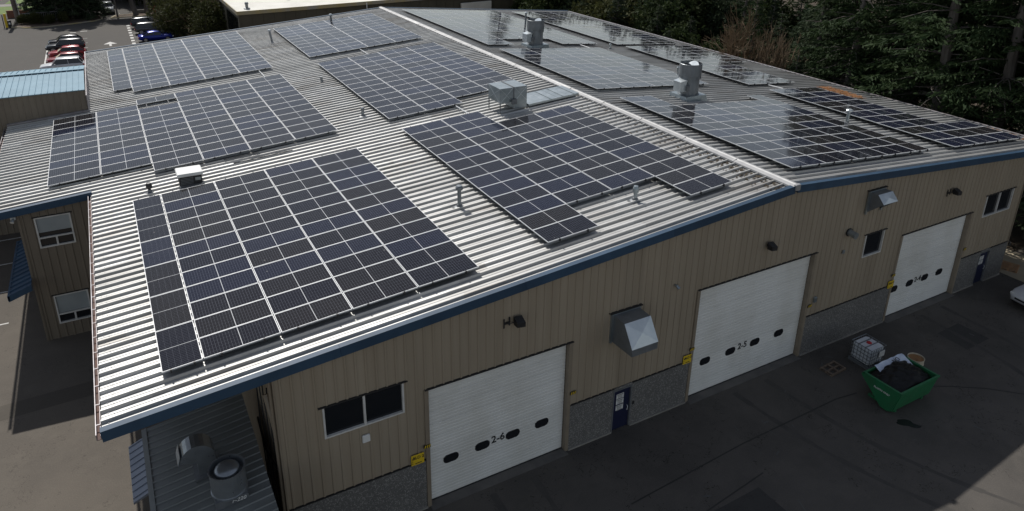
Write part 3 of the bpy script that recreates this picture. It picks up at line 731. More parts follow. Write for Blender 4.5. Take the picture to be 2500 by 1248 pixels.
flue(11.08, 19.9, 0.45, 'small grey vent pipe at the gap between the four wooded-side arrays', 0.075, 0.10, 0.08, 'galv')
flue(10.34, 11.35, 0.52, 'small grey vent pipe half hidden behind the front exhaust fan', 0.075, 0.10, 0.08, 'galv')

def exhaust_fan(x, y, label, sc=1.0, rz=0.0):
    p = on_roof(x, y); e = thing('exhaust_fan', label, 'exhaust fan', p, rz, 'exhaust fans on the right roof slope', local=True)
    zt = 0.30
    b = MB(); sl = TT
    b.hexa(((-0.82, -0.75, 0.75*0+0.82*sl-0.10), (0.82, -0.75, -0.82*sl-0.10), (0.82, 0.75, -0.82*sl-0.10), (-0.82, 0.75, 0.82*sl-0.10), (-0.74, -0.68, zt), (0.74, -0.68, zt), (0.74, 0.68, zt), (-0.74, 0.68, zt)))
    b.build('curb', MT['galv'], e, (0, 0, 0))
    b = MB(); b.box(-0.95, 0.95, -1.0, 0.9, -0.06, -0.035); b.build('flashing_sheet', MT['galvlight'], e, (0, 0, 0)).rotation_euler = (0, TH, 0)
    r = 0.56; n = 28
    b = MB(); b.lathe([(r+0.05, zt), (r+0.05, zt+0.03), (r, zt+0.04), (r, zt+0.86), (r+0.025, zt+0.865), (r+0.025, zt+0.93)], (0, 0, 0), n); b.build('lower_housing', MT['galvdark'], e, (0, 0, 0))
    b = MB(); b.lathe([(r+0.03, zt+0.93), (r+0.03, zt+1.07), (r+0.075, zt+1.09), (r+0.075, zt+1.74), (r+0.05, zt+1.76), (r+0.05, zt+1.15), (0.001, zt+1.15)], (0, 0, 0), n)
    for k in range(8):
        a = k*math.pi/4; c, s = math.cos(a), math.sin(a); b.tube([(c*(r+0.045), s*(r+0.045), zt+0.90), (c*(r+0.045), s*(r+0.045), zt+1.09)], 0.018, 4)
    b.build('wind_band', MT['galvdark'], e, (0, 0, 0))
    b = MB()
    for sg in (-1, 1):
        pts = []
        for k in range(9):
            a = -math.pi/2+math.pi*k/8; pts.append((sg*math.cos(a)*0.52, math.sin(a)*0.55))
        b.prism([(px_*0.62+sg*0.03, py_*0.92, zt+1.42+abs(px_)*0.78) for px_, py_ in pts], (0, 0, 0.012))
    b.build('damper_flaps', MT['galvlight'], e, (0, 0, 0))
    b = MB(); b.bevbox(-1.02, -0.56, -0.42, 0.16, zt+0.25, zt+0.80, 0.015); b.hexa(((-1.04, -0.44, zt+0.80), (-0.55, -0.44, zt+0.80), (-0.55, 0.18, zt+0.80), (-1.04, 0.18, zt+0.80), (-1.04, -0.44, zt+0.84), (-0.55, -0.44, zt+0.92), (-0.55, 0.18, zt+0.92), (-1.04, 0.18, zt+0.84)))
    b.build('motor_cover', MT['galvlight'], e, (0, 0, 0))
    b = MB(); b.bevbox(-0.62, -0.46, -0.60, -0.46, zt+0.30, zt+0.62, 0.02); b.tube([(-0.54, -0.54, zt+0.30), (-0.54, -0.56, zt+0.10), (-0.56, -0.60, zt-0.02)], 0.022, 6); b.build('switch_box', MT['greysteel'], e, (0, 0, 0))
exhaust_fan(6.15, 5.75, 'round steel exhaust fan on a square curb behind the front gable array')
exhaust_fan(5.05, 21.0, 'round steel exhaust fan on a square curb set into the long array at the rear', rz=0.05)

# boxy duct with legs, and the flat duct run to the ridge
p = on_roof(-4.5, 7.9); e = thing('rooftop_duct', 'boxy cross-braced sheet-metal duct on thin legs near the ridge', 'duct', p)
z0, z1 = 8.80, 9.58; xa, xm, xb, ya, yb = -5.22, -4.42, -3.62, 7.30, 8.62
b = MB(); b.bevbox(xa, xm-0.02, ya, yb, z0, z1, 0.012); b.build('duct_box', MT['galv'], e)
b = MB(); b.bevbox(xm+0.02, xb, ya, yb, 8.44, z1+0.01, 0.012); b.build('duct_elbow', MT['galv'], e)
b = MB(); b.box(xm-0.03, xm+0.03, ya-0.02, yb+0.02, z0-0.01, z1+0.03); b.build('duct_flange', MT['greysteel'], e)
b = MB()
for u0, u1 in ((xa, xm-0.03), (xm+0.03, xb)):
    b.tube([(u0+0.02, ya-0.004, z0+0.02), (u1-0.02, ya-0.004, z1-0.02)], 0.012, 4); b.tube([(u1-0.02, ya-0.004, z0+0.02), (u0+0.02, ya-0.004, z1-0.02)], 0.012, 4)
b.tube([(xa-0.004, ya+0.02, z0+0.02), (xa-0.004, yb-0.02, z1-0.02)], 0.012, 4); b.tube([(xa-0.004, yb-0.02, z0+0.02), (xa-0.004, ya+0.02, z1-0.02)], 0.012, 4)
b.tube([((xa+xm)/2, ya, z1+0.003), ((xa+xm)/2, yb, z1+0.003)], 0.012, 4)
b.build('cross_brace', MT['galvlight'], e)
for x_, y_ in ((xa+0.03, ya+0.03), (xa+0.03, yb-0.03)):
    b = MB(); b.box(x_-0.022, x_+0.022, y_-0.022, y_+0.022, roof_z(x_)+PAN-0.01, z0+0.02); b.build('leg', MT['greysteel'], e)
b = MB(); b.box(xm-0.16, xm+0.12, ya-0.16, ya-0.02, 8.72, 8.98); b.build('junction_box', MT['greysteel'], e)
b = MB()
for k, (s0_, s1_) in enumerate(((0.36, 1.02), (1.03, 1.70), (1.71, 2.55), (2.56, 3.52))):
    q = [RP('L', s, y, h) for h in (0.06, 0.155+0.004*(k % 2)) for s, y in ((s1_, 7.26), (s0_, 7.26), (s0_, 8.98), (s1_, 8.98))]; b.hexa(q)
for s_ in (0.66, 1.365, 2.13): q = [RP('L', s, y, h) for h in (0.15, 0.185) for s, y in ((s_+0.015, 7.25), (s_-0.015, 7.25), (s_-0.015, 8.99), (s_+0.015, 8.99))]; b.hexa(q)
tag(b.build('flat_duct', MT['galv'], None, RP('L', 1.9, 8.1, 0.0)), 'flat pale sheet-metal duct lying on the roof from the ridge to the boxy duct', 'duct')

# white rooftop unit
p = on_roof(-20.2, 7.95); e = thing('rooftop_unit', 'white-topped rooftop unit with dark louvred front behind the narrow-column array', 'rooftop unit', p)
zb = p[2]
b = MB(); b.bevbox(-20.66, -19.74, 7.56, 8.36, zb+0.10, zb+0.50, 0.02); b.build('housing', MT['black'], e)
b = MB(); b.bevbox(-20.72, -19.68, 7.48, 8.42, zb+0.50, zb+0.64, 0.025); b.build('lid', MT['white'], e)
b = MB(); b.box(-20.62, -19.78, 7.62, 8.30, zb-0.04, zb+0.10); b.build('stand', MT['greysteel'], e)
b = MB()
for k in range(5): b.box(-20.60, -20.10, 7.545, 7.562, zb+0.14+k*0.065, zb+0.165+k*0.065)
b.build('louvre', MT['greysteel'], e)
b = MB(); b.box(-20.02, -19.80, 7.54, 7.562, zb+0.26, zb+0.40); b.build('access_plate', MT['galv'], e)

# loose bars, conduits and litter on the roof
def bar(side, a, c, w_, label, mat='alu'):
    b = MB(); b.tube([RP(side, *a), RP(side, *c)], w_, 6); o = b.build('loose_rail', MT[mat], None, RP(side, *a)); tag(o, label, 'rail', 'loose rails on the roof')
bar('R', (14.18, 7.05, 0.07), (14.40, 6.05, 0.07), 0.035, 'short white rail lying near the small vent and the dark eave array')
bar('R', (9.08, 21.1, 0.07), (9.08, 19.6, 0.07), 0.03, 'short pale rail bridging two arrays near the rear exhaust fan')
bar('L', (6.62, 10.1, 0.07), (6.62, 8.0, 0.07), 0.03, 'short pale rail bridging the notched array and the blue-tinted array')
bar('L', (6.75, 25.7, 0.07), (6.75, 23.6, 0.07), 0.03, 'short pale rail bridging the blue-tinted array and the rear array by the ridge')
bar('L', (14.0, 24.6, 0.07), (14.0, 22.6, 0.07), 0.03, 'short pale rail bridging the wing array and the array above the parked cars')
for (sA, sB, yy, lab) in ((18.6, 17.0, 9.45, 'pair of black cables lying behind the white rooftop unit'), (18.3, 15.6, 8.72, 'long black cable lying on the ribs in front of the six-column array')):
    b = MB(); b.tube([RP('L', sA+(sB-sA)*k/8, yy+0.03*math.sin(k*1.7), 0.05) for k in range(9)], 0.014, 5); b.tube([RP('L', sA+(sB-sA)*k/8, yy+0.06+0.02*math.sin(k*2.1+1), 0.05) for k in range(9)], 0.014, 5)
    tag(b.build('roof_cable', MT['black'], None, RP('L', sA, yy, 0.0)), lab, 'cable', 'cables lying on the roof')
b = MB()
for i in range(1500):   # leaf litter caught on the pans below the ridge cap
    k = random.randint(0, 36); yb_ = Y0+0.02+k*RIB
    if random.random() < 0.35+0.02*k: continue
    s_ = 0.32+abs(random.gauss(0, 0.42)); yy = yb_+random.uniform(0.0, 0.32); a = random.random()*math.pi; r = random.uniform(0.02, 0.075)
    if s_ > 1.6: continue
    P = Vector(RP('L', s_, yy, PAN+random.uniform(0.004, 0.05))); d1 = Vector((math.cos(a), math.sin(a), random.uniform(-.3, .3)))*r; d2 = Vector((-math.sin(a), math.cos(a), random.uniform(-.3, .3)))*r*0.7
    b.quad(P-d1-d2, P+d1-d2*0.6, P+d1*0.8+d2, P-d1*0.7+d2)
o = b.build('leaf_litter', MT['debris']); o['kind'] = 'stuff'; tag(o, 'dark leaf litter piled on the roof pans beside the ridge cap', 'leaf litter')
b = MB()
for i in range(2600):
    u, v_ = random.random(), random.random(); x_ = 17.75+1.15*u+0.25*v_; yy = 3.45+3.1*v_-0.25*u
    if random.random() > 1.2-abs(u-0.5)*1.2-abs(v_-0.55): continue
    P = Vector((x_, yy, roof_z(x_)+PAN+random.uniform(0.01, 0.11))); a = random.random()*math.pi*2; d1 = Vector((math.cos(a), math.sin(a), random.uniform(-.2, .5)))*random.uniform(0.04, 0.10); d2 = Vector((-math.sin(a), math.cos(a), 0.2))*0.014
    b.quad(P-d1-d2, P+d1-d2, P+d1+d2, P-d1+d2)
for i in range(400):
    x_ = 19.75+random.gauss(0, 0.16); yy = random.uniform(-6.6, -3.5); P = Vector((x_, yy, roof_z(x_)+PAN+random.uniform(0.0, 0.10))); a = random.random()*6.28
    d1 = Vector((math.cos(a), math.sin(a), 0.1))*random.uniform(0.04, 0.09); d2 = Vector((-math.sin(a), math.cos(a), 0.2))*0.014; b.quad(P-d1-d2, P+d1-d2, P+d1+d2, P-d1+d2)
o = b.build('pine_needles', MT['needles']); o['kind'] = 'stuff'; tag(o, 'orange drift of fallen needles along the wooded eave', 'needles')

# ================================================================== GABLE WALL FITTINGS
def hood(xa, xb, zt, y1, y2, z2, lip, zw, label):
    cx = (xa+xb)/2; e = thing('wall_hood', label, 'vent hood', (cx, YW, zw), group='sheet-metal vent hoods on the gable wall')
    y0 = YW-0.035; b = MB(); b.box(xa-0.09, xa, y0-0.07, YW-0.03, zw-0.05, zt+0.04); b.box(xb, xb+0.09, y0-0.07, YW-0.03, zw-0.05, zt+0.04); b.box(xa, xb, y0-0.07, YW-0.03, zt+0.002, zt+0.04); b.build('wall_frame', MT['galv'], e)
    side = [(y0, zt), (y0, zw), (y2, z2-lip), (y2, z2), (y1, zt)] if lip > 0 else [(y0, zt), (y0, zw), (y2, z2), (y1, zt)]
    b = MB(); n = len(side)
    b.add([(xa, y, z) for y, z in side], (tuple(range(n)),)); b.add([(xb, y, z) for y, z in side], (tuple(range(n-1, -1, -1)),))
    b.quad((xa, y0, zt), (xa, y1, zt), (xb, y1, zt), (xb, y0, zt))
    if lip > 0: b.quad((xa, y2, z2), (xa, y2, z2-lip), (xb, y2, z2-lip), (xb, y2, z2))
    b.build('hood_shell', MT['galvdark'], e)
    d = 0.012; P = [Vector((xa-d, y1-0.004, zt+0.006)), Vector((xb+d, y1-0.004, zt+0.006)), Vector((xb+d, y2-0.006, z2-0.004)), Vector((xa-d, y2-0.006, z2-0.004))]; c = (P[0]+P[1]+P[2]+P[3])/4+Vector((0, -0.045, 0.03))
    b = MB(); b.add([*P, c], ((0, 4, 1), (1, 4, 2), (2, 4, 3), (3, 4, 0))); b.build('front_plate', MT['galvlight'], e)
    b = MB(); b.box(xa-0.14, xb+0.16, YW-0.12, YW-0.0, zt+0.045, zt+0.075); b.build('head_flashing', MT['dark'], e)
hood(-8.40, -7.28, 5.32, -7.78, -8.29, 4.57, 0.29, 4.22, 'big galvanised vent hood above the navy door with three notices')
hood(4.93, 5.86, 7.40, -7.50, -7.82, 7.07, 0.0, 6.42, 'blue-tinged vent hood high on the gable near the ridge')
def flood(x, z, label, bracket=True):
    e = thing('floodlight', label, 'floodlight', (x, YW-0.03, z), group='black floodlights on the gable wall')
    b = MB(); b.hexa(((x-0.15, YW-0.36, z-0.10), (x+0.15, YW-0.36, z-0.14), (x+0.15, YW-0.12, z-0.16), (x-0.15, YW-0.12, z-0.12), (x-0.15, YW-0.36, z+0.06), (x+0.15, YW-0.36, z+0.03), (x+0.15, YW-0.10, z+0.15), (x-0.15, YW-0.10, z+0.17))); b.build('lamp_head', MT['black'], e)
    b = MB(); b.box(x-0.08, x+0.08, YW-0.12, YW-0.03, z-0.05, z+0.05); b.build('mount', MT['black'], e)
    if bracket:
        b = MB(); q = x-0.36
        b.box(q-0.13, q-0.09, YW-0.06, YW-0.03, z-0.20, z+0.14); b.box(q+0.07, q+0.11, YW-0.06, YW-0.03, z-0.14, z+0.16); b.box(q-0.09, q+0.07, YW-0.06, YW-0.03, z-0.07, z+0.0); b.tube([(q+0.02, YW-0.06, z-0.08), (x-0.1, YW-0.10, z-0.04)], 0.015, 5); b.build('wire_bracket', MT['black'], e)
flood(-12.30, 6.31, 'black floodlight with a forked bracket above the door numbered 2-6')
flood(-0.90, 6.27, 'black floodlight without bracket above the door numbered 2-5', False)
flood(11.35, 6.20, 'black floodlight with a forked bracket above the door numbered 2-4')
e = thing('dryer_vent', 'round galvanised vent stub between the ridge hood and the single-pane window', 'vent', (4.06, YW-0.03, 5.69))
b = MB(); b.tube([(4.06, YW-0.02, 5.69), (4.06, YW-0.34, 5.66)], 0.145, 18); b.tube([(4.06, YW-0.36, 5.658), (4.06, YW-0.40, 5.655)], 0.155, 18); b.build('duct', MT['galv'], e)
b = MB(); b.tube([(4.06, YW-0.016, 5.69), (4.06, YW-0.05, 5.69)], 0.19, 18); b.build('collar', MT['black'], e)
b = MB(); b.tube([(-5.6, YW-0.02, 5.74), (-5.6, YW-0.12, 5.74), (-5.56, YW-0.20, 5.66)], [0.04, 0.05, 0.075], 10); tag(b.build('wall_lamp', MT['galv'], None, (-5.6, YW, 5.74)), 'tiny grey wall lamp between the big hood and door 2-5', 'wall light')
b = MB(); b.bevbox(-17.60, -17.36, YW-0.10, YW-0.025, 3.57, 3.83, 0.015); tag(b.build('wall_box', MT['white'], None, (-17.48, YW, 3.57)), 'small white box on the siding below the wide double window', 'wall box')
b = MB(); b.bevbox(2.46, 2.64, YW-0.12, YW-0.025, 2.68, 2.94, 0.015); tag(b.build('electrical_box', MT['galv'], None, (2.55, YW, 2.68)), 'grey electrical box beside the jamb of door 2-5', 'electrical box')
b = MB(); b.bevbox(3.84, 3.98, YW-0.08, YW-0.025, 4.70, 4.86, 0.012); tag(b.build('sensor_box', MT['galv'], None, (3.91, YW, 4.7)), 'tiny grey sensor box below the round vent stub', 'wall box')
for x_, z_, lab, sc in ((-15.87, 2.20, 'yellow BLD 2 sign left of the door numbered 2-6', 1.0), (-4.60, 2.17, 'yellow BLD 2 sign left of the door numbered 2-5', 0.95), (7.93, 2.10, 'yellow BLD 2 sign left of the door numbered 2-4', 0.95)):
    e = thing('building_sign', lab, 'sign', (x_, YW-0.05, z_-0.22), group='yellow building signs by the roller doors')
    w_ = 0.22*sc; h_ = 0.20*sc; b = MB(); b.bevbox(x_-w_, x_+w_, YW-0.088, YW-0.067, z_-h_, z_+h_, 0.006); b.build('plate', MT['yellow'], e)
    o = letters('lettering', 'BLD 2', 0.15*sc, MT['ink'], e, (0.02, -0.042, 0.22+0.08*sc), (math.pi/2, 0, 0))
    b = MB()
    for q in range(3): b.box(x_-w_*0.88, x_-w_*0.74, YW-0.0915, YW-0.088, z_+0.04-q*0.085, z_+0.075-q*0.085)
    b.box(x_-w_*0.4, x_+w_*0.6, YW-0.0915, YW-0.088, z_-h_*0.75, z_-h_*0.60); b.build('small_print', MT['ink'], e)
# downspout and cables on the left corner
b = MB(); b.tube([(XL-0.10, YW+0.10, roof_z(XL)-0.3), (XL-0.10, YW+0.10, 0.1)], 0.05, 8); b.tube([(XL-0.16, YW+0.5, 5.9), (XL-0.14, YW+0.2, 5.4), (XL-0.10, YW+0.14, 4.6)], [0.10, 0.06, 0.03], 8)
tag(b.build('downspout', MT['tantrim'], None, (XL-0.1, YW+0.1, 0.1)), 'slim tan downspout at the warehouse corner above the lean-to', 'downspout')
b = MB()
for k in range(4):
    pts = [(XL-0.08-0.05*k, YW+0.9+0.35*k+0.15*math.sin(q*1.3+k), 5.8-q*0.62) for q in range(9)]; b.tube(pts, 0.022, 5)
b.tube([(XL-0.1, YW+0.4, 3.2), (XL-0.22, YW+1.6, 3.1), (XL-0.18, YW+3.0, 3.25)], 0.035, 6)
tag(b.build('wall_cables', MT['black'], None, (XL-0.1, YW+1, 0.5)), 'tangle of dark cables in the gap behind the lean-to', 'cables')

# ================================================================== LEAN-TO SHED
p = (-21.85, -6.6, 0); e = thing('lean_to_shed', 'dark green-grey lean-to shed tucked under the overhanging warehouse corner', 'shed', p)
SX0, SX1, SZ0, SZ1, SY0, SY1 = -23.31, -20.40, 3.35, 3.72, -10.2, -3.15
b = MB(); k = 0; pitch = 0.295
b = MB()
prof = [(0, 0), (0.115, 0), (0.135, 0.035), (0.16, 0.035), (0.18, 0), (0.295, 0)]
vs0 = [(SX0, q, SZ0+h) for q, h in prof]; vs1 = [(SX1, q, SZ1+h) for q, h in prof]; n = len(prof)
b.add(vs0+vs1, [(i+1, i, n+i, n+i+1) for i in range(n-1)]); b.f = [list(reversed(f)) for f in b.f]
bm_ = MB(); bm_.v = [(x_+21.85, y_, z_) for x_, y_, z_ in b.v]; bm_.f = b.f; bm_.m = b.m
shm = bm_.mesh('roof_sheet_rib', [MT['shedroof']])
yy = SY0
while yy < SY1-0.01: link('roof_sheet', shm, e, (0, yy+6.6, 0)); yy += pitch
b = MB(); b.hexa(((SX0-0.10, SY0, SZ0-0.14), (SX0+0.04, SY0, SZ0-0.14), (SX0+0.04, SY1, SZ0-0.14), (SX0-0.10, SY1, SZ0-0.14), (SX0-0.10, SY0, SZ0+0.03), (SX0+0.04, SY0, SZ0+0.05), (SX0+0.04, SY1, SZ0+0.05), (SX0-0.10, SY1, SZ0+0.03))); b.build('eave_trim', MT['shedroof'], e)
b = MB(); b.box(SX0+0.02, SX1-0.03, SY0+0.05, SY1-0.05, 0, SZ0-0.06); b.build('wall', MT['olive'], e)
b = MB(); b.hexa(((SX0+0.02, SY0+0.05, SZ0-0.06), (SX1-0.03, SY0+0.05, SZ0-0.06), (SX1-0.03, SY1-0.05, SZ0-0.06), (SX0+0.02, SY1-0.05, SZ0-0.06), (SX0+0.02, SY0+0.05, SZ0-0.03), (SX1-0.03, SY0+0.05, SZ1-0.03), (SX1-0.03, SY1-0.05, SZ1-0.03), (SX0+0.02, SY1-0.05, SZ0-0.03))); b.build('roof_deck', MT['shedroof'], e)
b = MB(); ay0, ay1 = -5.05, -2.55
b.hexa(((-23.88, ay0, 2.32), (-23.42, ay0, 2.52), (-23.42, ay1, 2.52), (-23.88, ay1, 2.32), (-23.88, ay0, 2.40), (-23.42, ay0, 2.60), (-23.42, ay1, 2.60), (-23.88, ay1, 2.40)))
k = ay0+0.15
while k < ay1: b.hexa(((-23.88, k, 2.40), (-23.42, k, 2.60), (-23.42, k+0.05, 2.60), (-23.88, k+0.05, 2.40), (-23.88, k, 2.43), (-23.42, k, 2.63), (-23.42, k+0.05, 2.63), (-23.88, k+0.05, 2.43))); k += 0.29
b.build('awning', MT['awning'], e)
def shz(x): return SZ0+(x-SX0)/(SX1-SX0)*(SZ1-SZ0)
# roof fan of the lean-to
fx, fy = -21.42, -7.32; fz = shz(fx); e = thing('drum_fan', 'drum-shaped roof fan with a domed top on the lean-to', 'exhaust fan', (fx, fy, fz))
b = MB(); b.hexa(((fx-0.42, fy-0.42, fz-0.06), (fx+0.42, fy-0.42, fz), (fx+0.42, fy+0.42, fz), (fx-0.42, fy+0.42, fz-0.06), (fx-0.42, fy-0.42, fz+0.22), (fx+0.42, fy-0.42, fz+0.22), (fx+0.42, fy+0.42, fz+0.22), (fx-0.42, fy+0.42, fz+0.22))); b.build('curb', MT['greysteel'], e)
b = MB(); b.lathe([(0.48, 0.20), (0.48, 0.26), (0.46, 0.27), (0.46, 0.92), (0.485, 0.93), (0.485, 0.96), (0.445, 0.95), (0.44, 0.70), (0.001, 0.70)], (fx, fy, fz), 32); b.build('drum', MT['ductgrey'], e)
b = MB(); b.lathe([(0.33, 0.84), (0.345, 0.86), (0.31, 0.93), (0.22, 0.98), (0.10, 1.0), (0.001, 1.003)], (fx, fy, fz), 32); b.build('dome', MT['ductgrey'], e, smooth=True)
letters('fan_number', 'F-220', 0.16, MT['white'], e, (0.16, -0.437, 0.13), (math.pi/2, 0, 0), shear=0.3)
# gooseneck
gx_, gy_ = -21.95, -5.95; gz_ = shz(gx_); e = thing('gooseneck_vent', 'curved sheet-metal gooseneck vent opening sideways beside the drum fan', 'vent', (gx_, gy_, gz_))
b = MB(); outer = []; inner = []
cx_, cz_ = gx_-0.10, gz_+0.62
for k in range(11):
    a = rad(0+150*k/10); outer.append((cx_+0.46*math.cos(a), 0, cz_+0.46*math.sin(a))); 
pts = [(gx_+0.36, gy_-0.26, gz_-0.05)]+[(x_, gy_-0.26, z_) for x_, _, z_ in outer]
pts += [(cx_-0.50, gy_-0.26, cz_+0.02), (cx_-0.30, gy_-0.26, cz_-0.02), (gx_-0.13, gy_-0.26, cz_-0.12), (gx_-0.13, gy_-0.26, gz_-0.08)]
b.prism(pts, (0, 0.56, 0)); b.build('duct_shell', MT['ductgrey'], e)
b = MB(); b.hexa(((gx_-0.25, gy_-0.40, gz_-0.02), (gx_+0.48, gy_-0.40, gz_+0.05), (gx_+0.48, gy_+0.44, gz_+0.05), (gx_-0.25, gy_+0.44, gz_-0.02), (gx_-0.25, gy_-0.40, gz_+0.04), (gx_+0.48, gy_-0.40, gz_+0.10), (gx_+0.48, gy_+0.44, gz_+0.10), (gx_-0.25, gy_+0.44, gz_+0.04))); b.build('base_flashing', MT['greysteel'], e)
b = MB(); b.hexa([(cx_-0.52, gy_-0.27, cz_+0.0), (cx_-0.505, gy_-0.27, cz_+0.0), (cx_-0.505, gy_+0.31, cz_+0.0), (cx_-0.52, gy_+0.31, cz_+0.0), (cx_-0.44, gy_-0.27, cz_+0.27), (cx_-0.425, gy_-0.27, cz_+0.27), (cx_-0.425, gy_+0.31, cz_+0.27), (cx_-0.44, gy_+0.31, cz_+0.27)]); b.build('outlet_lip', MT['galvlight'], e)

# ================================================================== PALE BLUE ROOFED ANNEX
p = (-32, 26.5, 0); e = thing('annex', 'brown ribbed annex with a pale blue standing-seam roof behind the side wing', 'annex', p)
AX0, AX1, AY0, AYR, AY1 = -44.0, -23.98, YB1+0.10, 27.4, 30.6; AZ0, AZR, AZ1 = 8.05, 8.17, 7.75
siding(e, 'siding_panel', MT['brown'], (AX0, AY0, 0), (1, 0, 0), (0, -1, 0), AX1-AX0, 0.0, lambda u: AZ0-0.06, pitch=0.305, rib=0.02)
b = MB(); b.box(AX0, AX1-0.02, AY0+0.03, AY1-0.15, 0, AZ1-0.1); b.add([(AX1-0.02, AY0+0.02, 6), (AX1-0.02, AY1-0.1, 6), (AX1-0.02, AY1-0.1, AZ1-0.05), (AX1-0.02, AYR, AZR-0.05), (AX1-0.02, AY0+0.02, AZ0-0.05)], ((0, 1, 2, 3, 4),)); b.build('wall', MT['brown'], e)
sw = 0.305
bmA = MB(); bmA.hexa(((0, AY0-0.12, AZ0-0.04), (sw, AY0-0.12, AZ0-0.04), (sw, AYR, AZR-0.04), (0, AYR, AZR-0.04), (0, AY0-0.12, AZ0), (sw, AY0-0.12, AZ0), (sw, AYR, AZR), (0, AYR, AZR)))
bmA.hexa(((0, AY0-0.12, AZ0), (0.025, AY0-0.12, AZ0), (0.025, AYR, AZR), (0, AYR, AZR), (0.004, AY0-0.12, AZ0+0.045), (0.021, AY0-0.12, AZ0+0.045), (0.021, AYR, AZR+0.045), (0.004, AYR, AZR+0.045)))
bmA.v = [(x_, y_-26.5, z_) for x_, y_, z_ in bmA.v]; mA = bmA.mesh('roof_pan_front', [MT['paleblue']])
bmA = MB(); bmA.hexa(((0, AYR+0.02, AZR-0.04), (sw, AYR+0.02, AZR-0.04), (sw, AY1, AZ1-0.04), (0, AY1, AZ1-0.04), (0, AYR+0.02, AZR), (sw, AYR+0.02, AZR), (sw, AY1, AZ1), (0, AY1, AZ1)))
bmA.hexa(((0, AYR+0.02, AZR), (0.025, AYR+0.02, AZR), (0.025, AY1, AZ1), (0, AY1, AZ1), (0.004, AYR+0.02, AZR+0.04), (0.021, AYR+0.02, AZR+0.04), (0.021, AY1, AZ1+0.04), (0.004, AY1, AZ1+0.04)))
bmA.v = [(x_, y_-26.5, z_) for x_, y_, z_ in bmA.v]; mA2 = bmA.mesh('roof_pan_rear', [MT['paleblue']])
x_ = AX1-sw
while x_ > AX0: link('roof_pan', mA, e, (x_+32, 0, 0)); link('roof_pan', mA2, e, (x_+32, 0, 0)); x_ -= sw
b = MB(); b.hexa(((AX0, AYR-0.20, AZR+0.05), (AX1, AYR-0.20, AZR+0.05), (AX1, AYR+0.16, AZR+0.03), (AX0, AYR+0.16, AZR+0.03), (AX0, AYR-0.20, AZR+0.085), (AX1, AYR-0.20, AZR+0.085), (AX1, AYR+0.16, AZR+0.065), (AX0, AYR+0.16, AZR+0.065))); b.build('ridge_cap', MT['paleblue'], e)
b = MB(); b.box(AX1+0.001, AX1+0.05, AY0-0.14, AY1, 6.0, AZ1-0.03); b.build('verge_trim', MT['gutter'], e)
b = MB(); q = [RP('L', s, y, h) for h in (0.0, 0.09) for s, y in ((28.1, YB1-0.12), (24.05, YB1-0.12), (24.05, YB1+0.07), (28.1, YB1+0.07))]; b.hexa(q); b.build('wall_flashing', MT['gutter'], e)

# ================================================================== REAR BUILDING
e = thing('rear_building', 'long olive building with a pale flat roof standing behind the warehouse', 'building', (9, 72, 0))
A_, B_, C_, D_ = (-9.7, 59.2), (27.5, 63.0), (26.0, 92.0), (-9.7, 89.0); ZB = 6.0
b = MB(); ins = [(-9.5, 59.4), (27.2, 63.15), (25.8, 91.7), (-9.5, 88.8)]
b.add([(x_, y_, 0) for x_, y_ in ins]+[(x_, y_, ZB-0.10) for x_, y_ in ins], ((0, 1, 5, 4), (1, 2, 6, 5), (2, 3, 7, 6), (3, 0, 4, 7))); b.build('wall', MT['olive'], e)
b = MB(); q = (A_, B_, C_, D_); b.hexa([(x_, y_, ZB-0.28) for x_, y_ in q]+[(x_, y_, ZB) for x_, y_ in q]); b.build('roof', MT['membrane'], e)
b = MB()
for (a, c) in ((A_, B_), (D_, A_)):
    d = Vector((c[0]-a[0], c[1]-a[1], 0)).normalized(); nn = Vector((d.y, -d.x, 0)); P0 = Vector((a[0], a[1], ZB-0.35))+nn*0.02; P1 = Vector((c[0], c[1], ZB-0.35))+nn*0.02
    b.hexa((P0, P1, P1-nn*0.10, P0-nn*0.10, P0+Vector((0, 0, .40)), P1+Vector((0, 0, .40)), P1-nn*0.10+Vector((0, 0, .40)), P0-nn*0.10+Vector((0, 0, .40))))
b.build('roof_edge', MT['kerb'], e)
dirx = Vector((37.2, 3.8, 0)).normalized()
b = MB()
for k in range(30):
    P = Vector((-9.3, 59.42, 0))+dirx*(k*1.22); nn = Vector((dirx.y, -dirx.x, 0)); b.hexa([P+dirx*u+nn*v_+Vector((0, 0, z_)) for z_ in (0, ZB-0.35) for u, v_ in ((0, 0.035), (0.06, 0.035), (0.06, -0.02), (0, -0.02))])
b.build('wall_batten', MT['olive'], e)['kind'] = 'stuff'
for k in range(6):
    yy = 60.3+k*1.25; b = MB(); b.box(-9.56, -9.50, yy, yy+0.95, 2.9, 5.2); w_ = b.build('window', MT['glass'], e)
    b = MB(); b.box(-9.60, -9.50, yy-0.12, yy-0.0, 2.8, 5.3); b.box(-9.60, -9.50, yy+0.95, yy+1.07, 2.8, 5.3); b.build('frame', MT['tantrim'], w_)
P = Vector((18.3, 61.95, 0)); nn = Vector((dirx.y, -dirx.x, 0)); b = MB()
b.hexa([P+dirx*u+nn*v_+Vector((0, 0, z_)) for z_ in (0, 4.9) for u, v_ in ((0, 0.3), (4.6, 0.3), (4.6, 0.05), (0, 0.05))]); b.build('loading_door', MT['membrane'], e)
b = MB(); P = Vector((5.3, 60.62, 0)); b.tube([P+nn*0.1+Vector((0, 0, 0)), P+nn*0.1+Vector((0, 0, ZB-0.1))], 0.06, 8); b.build('downspout', MT['white'], e)
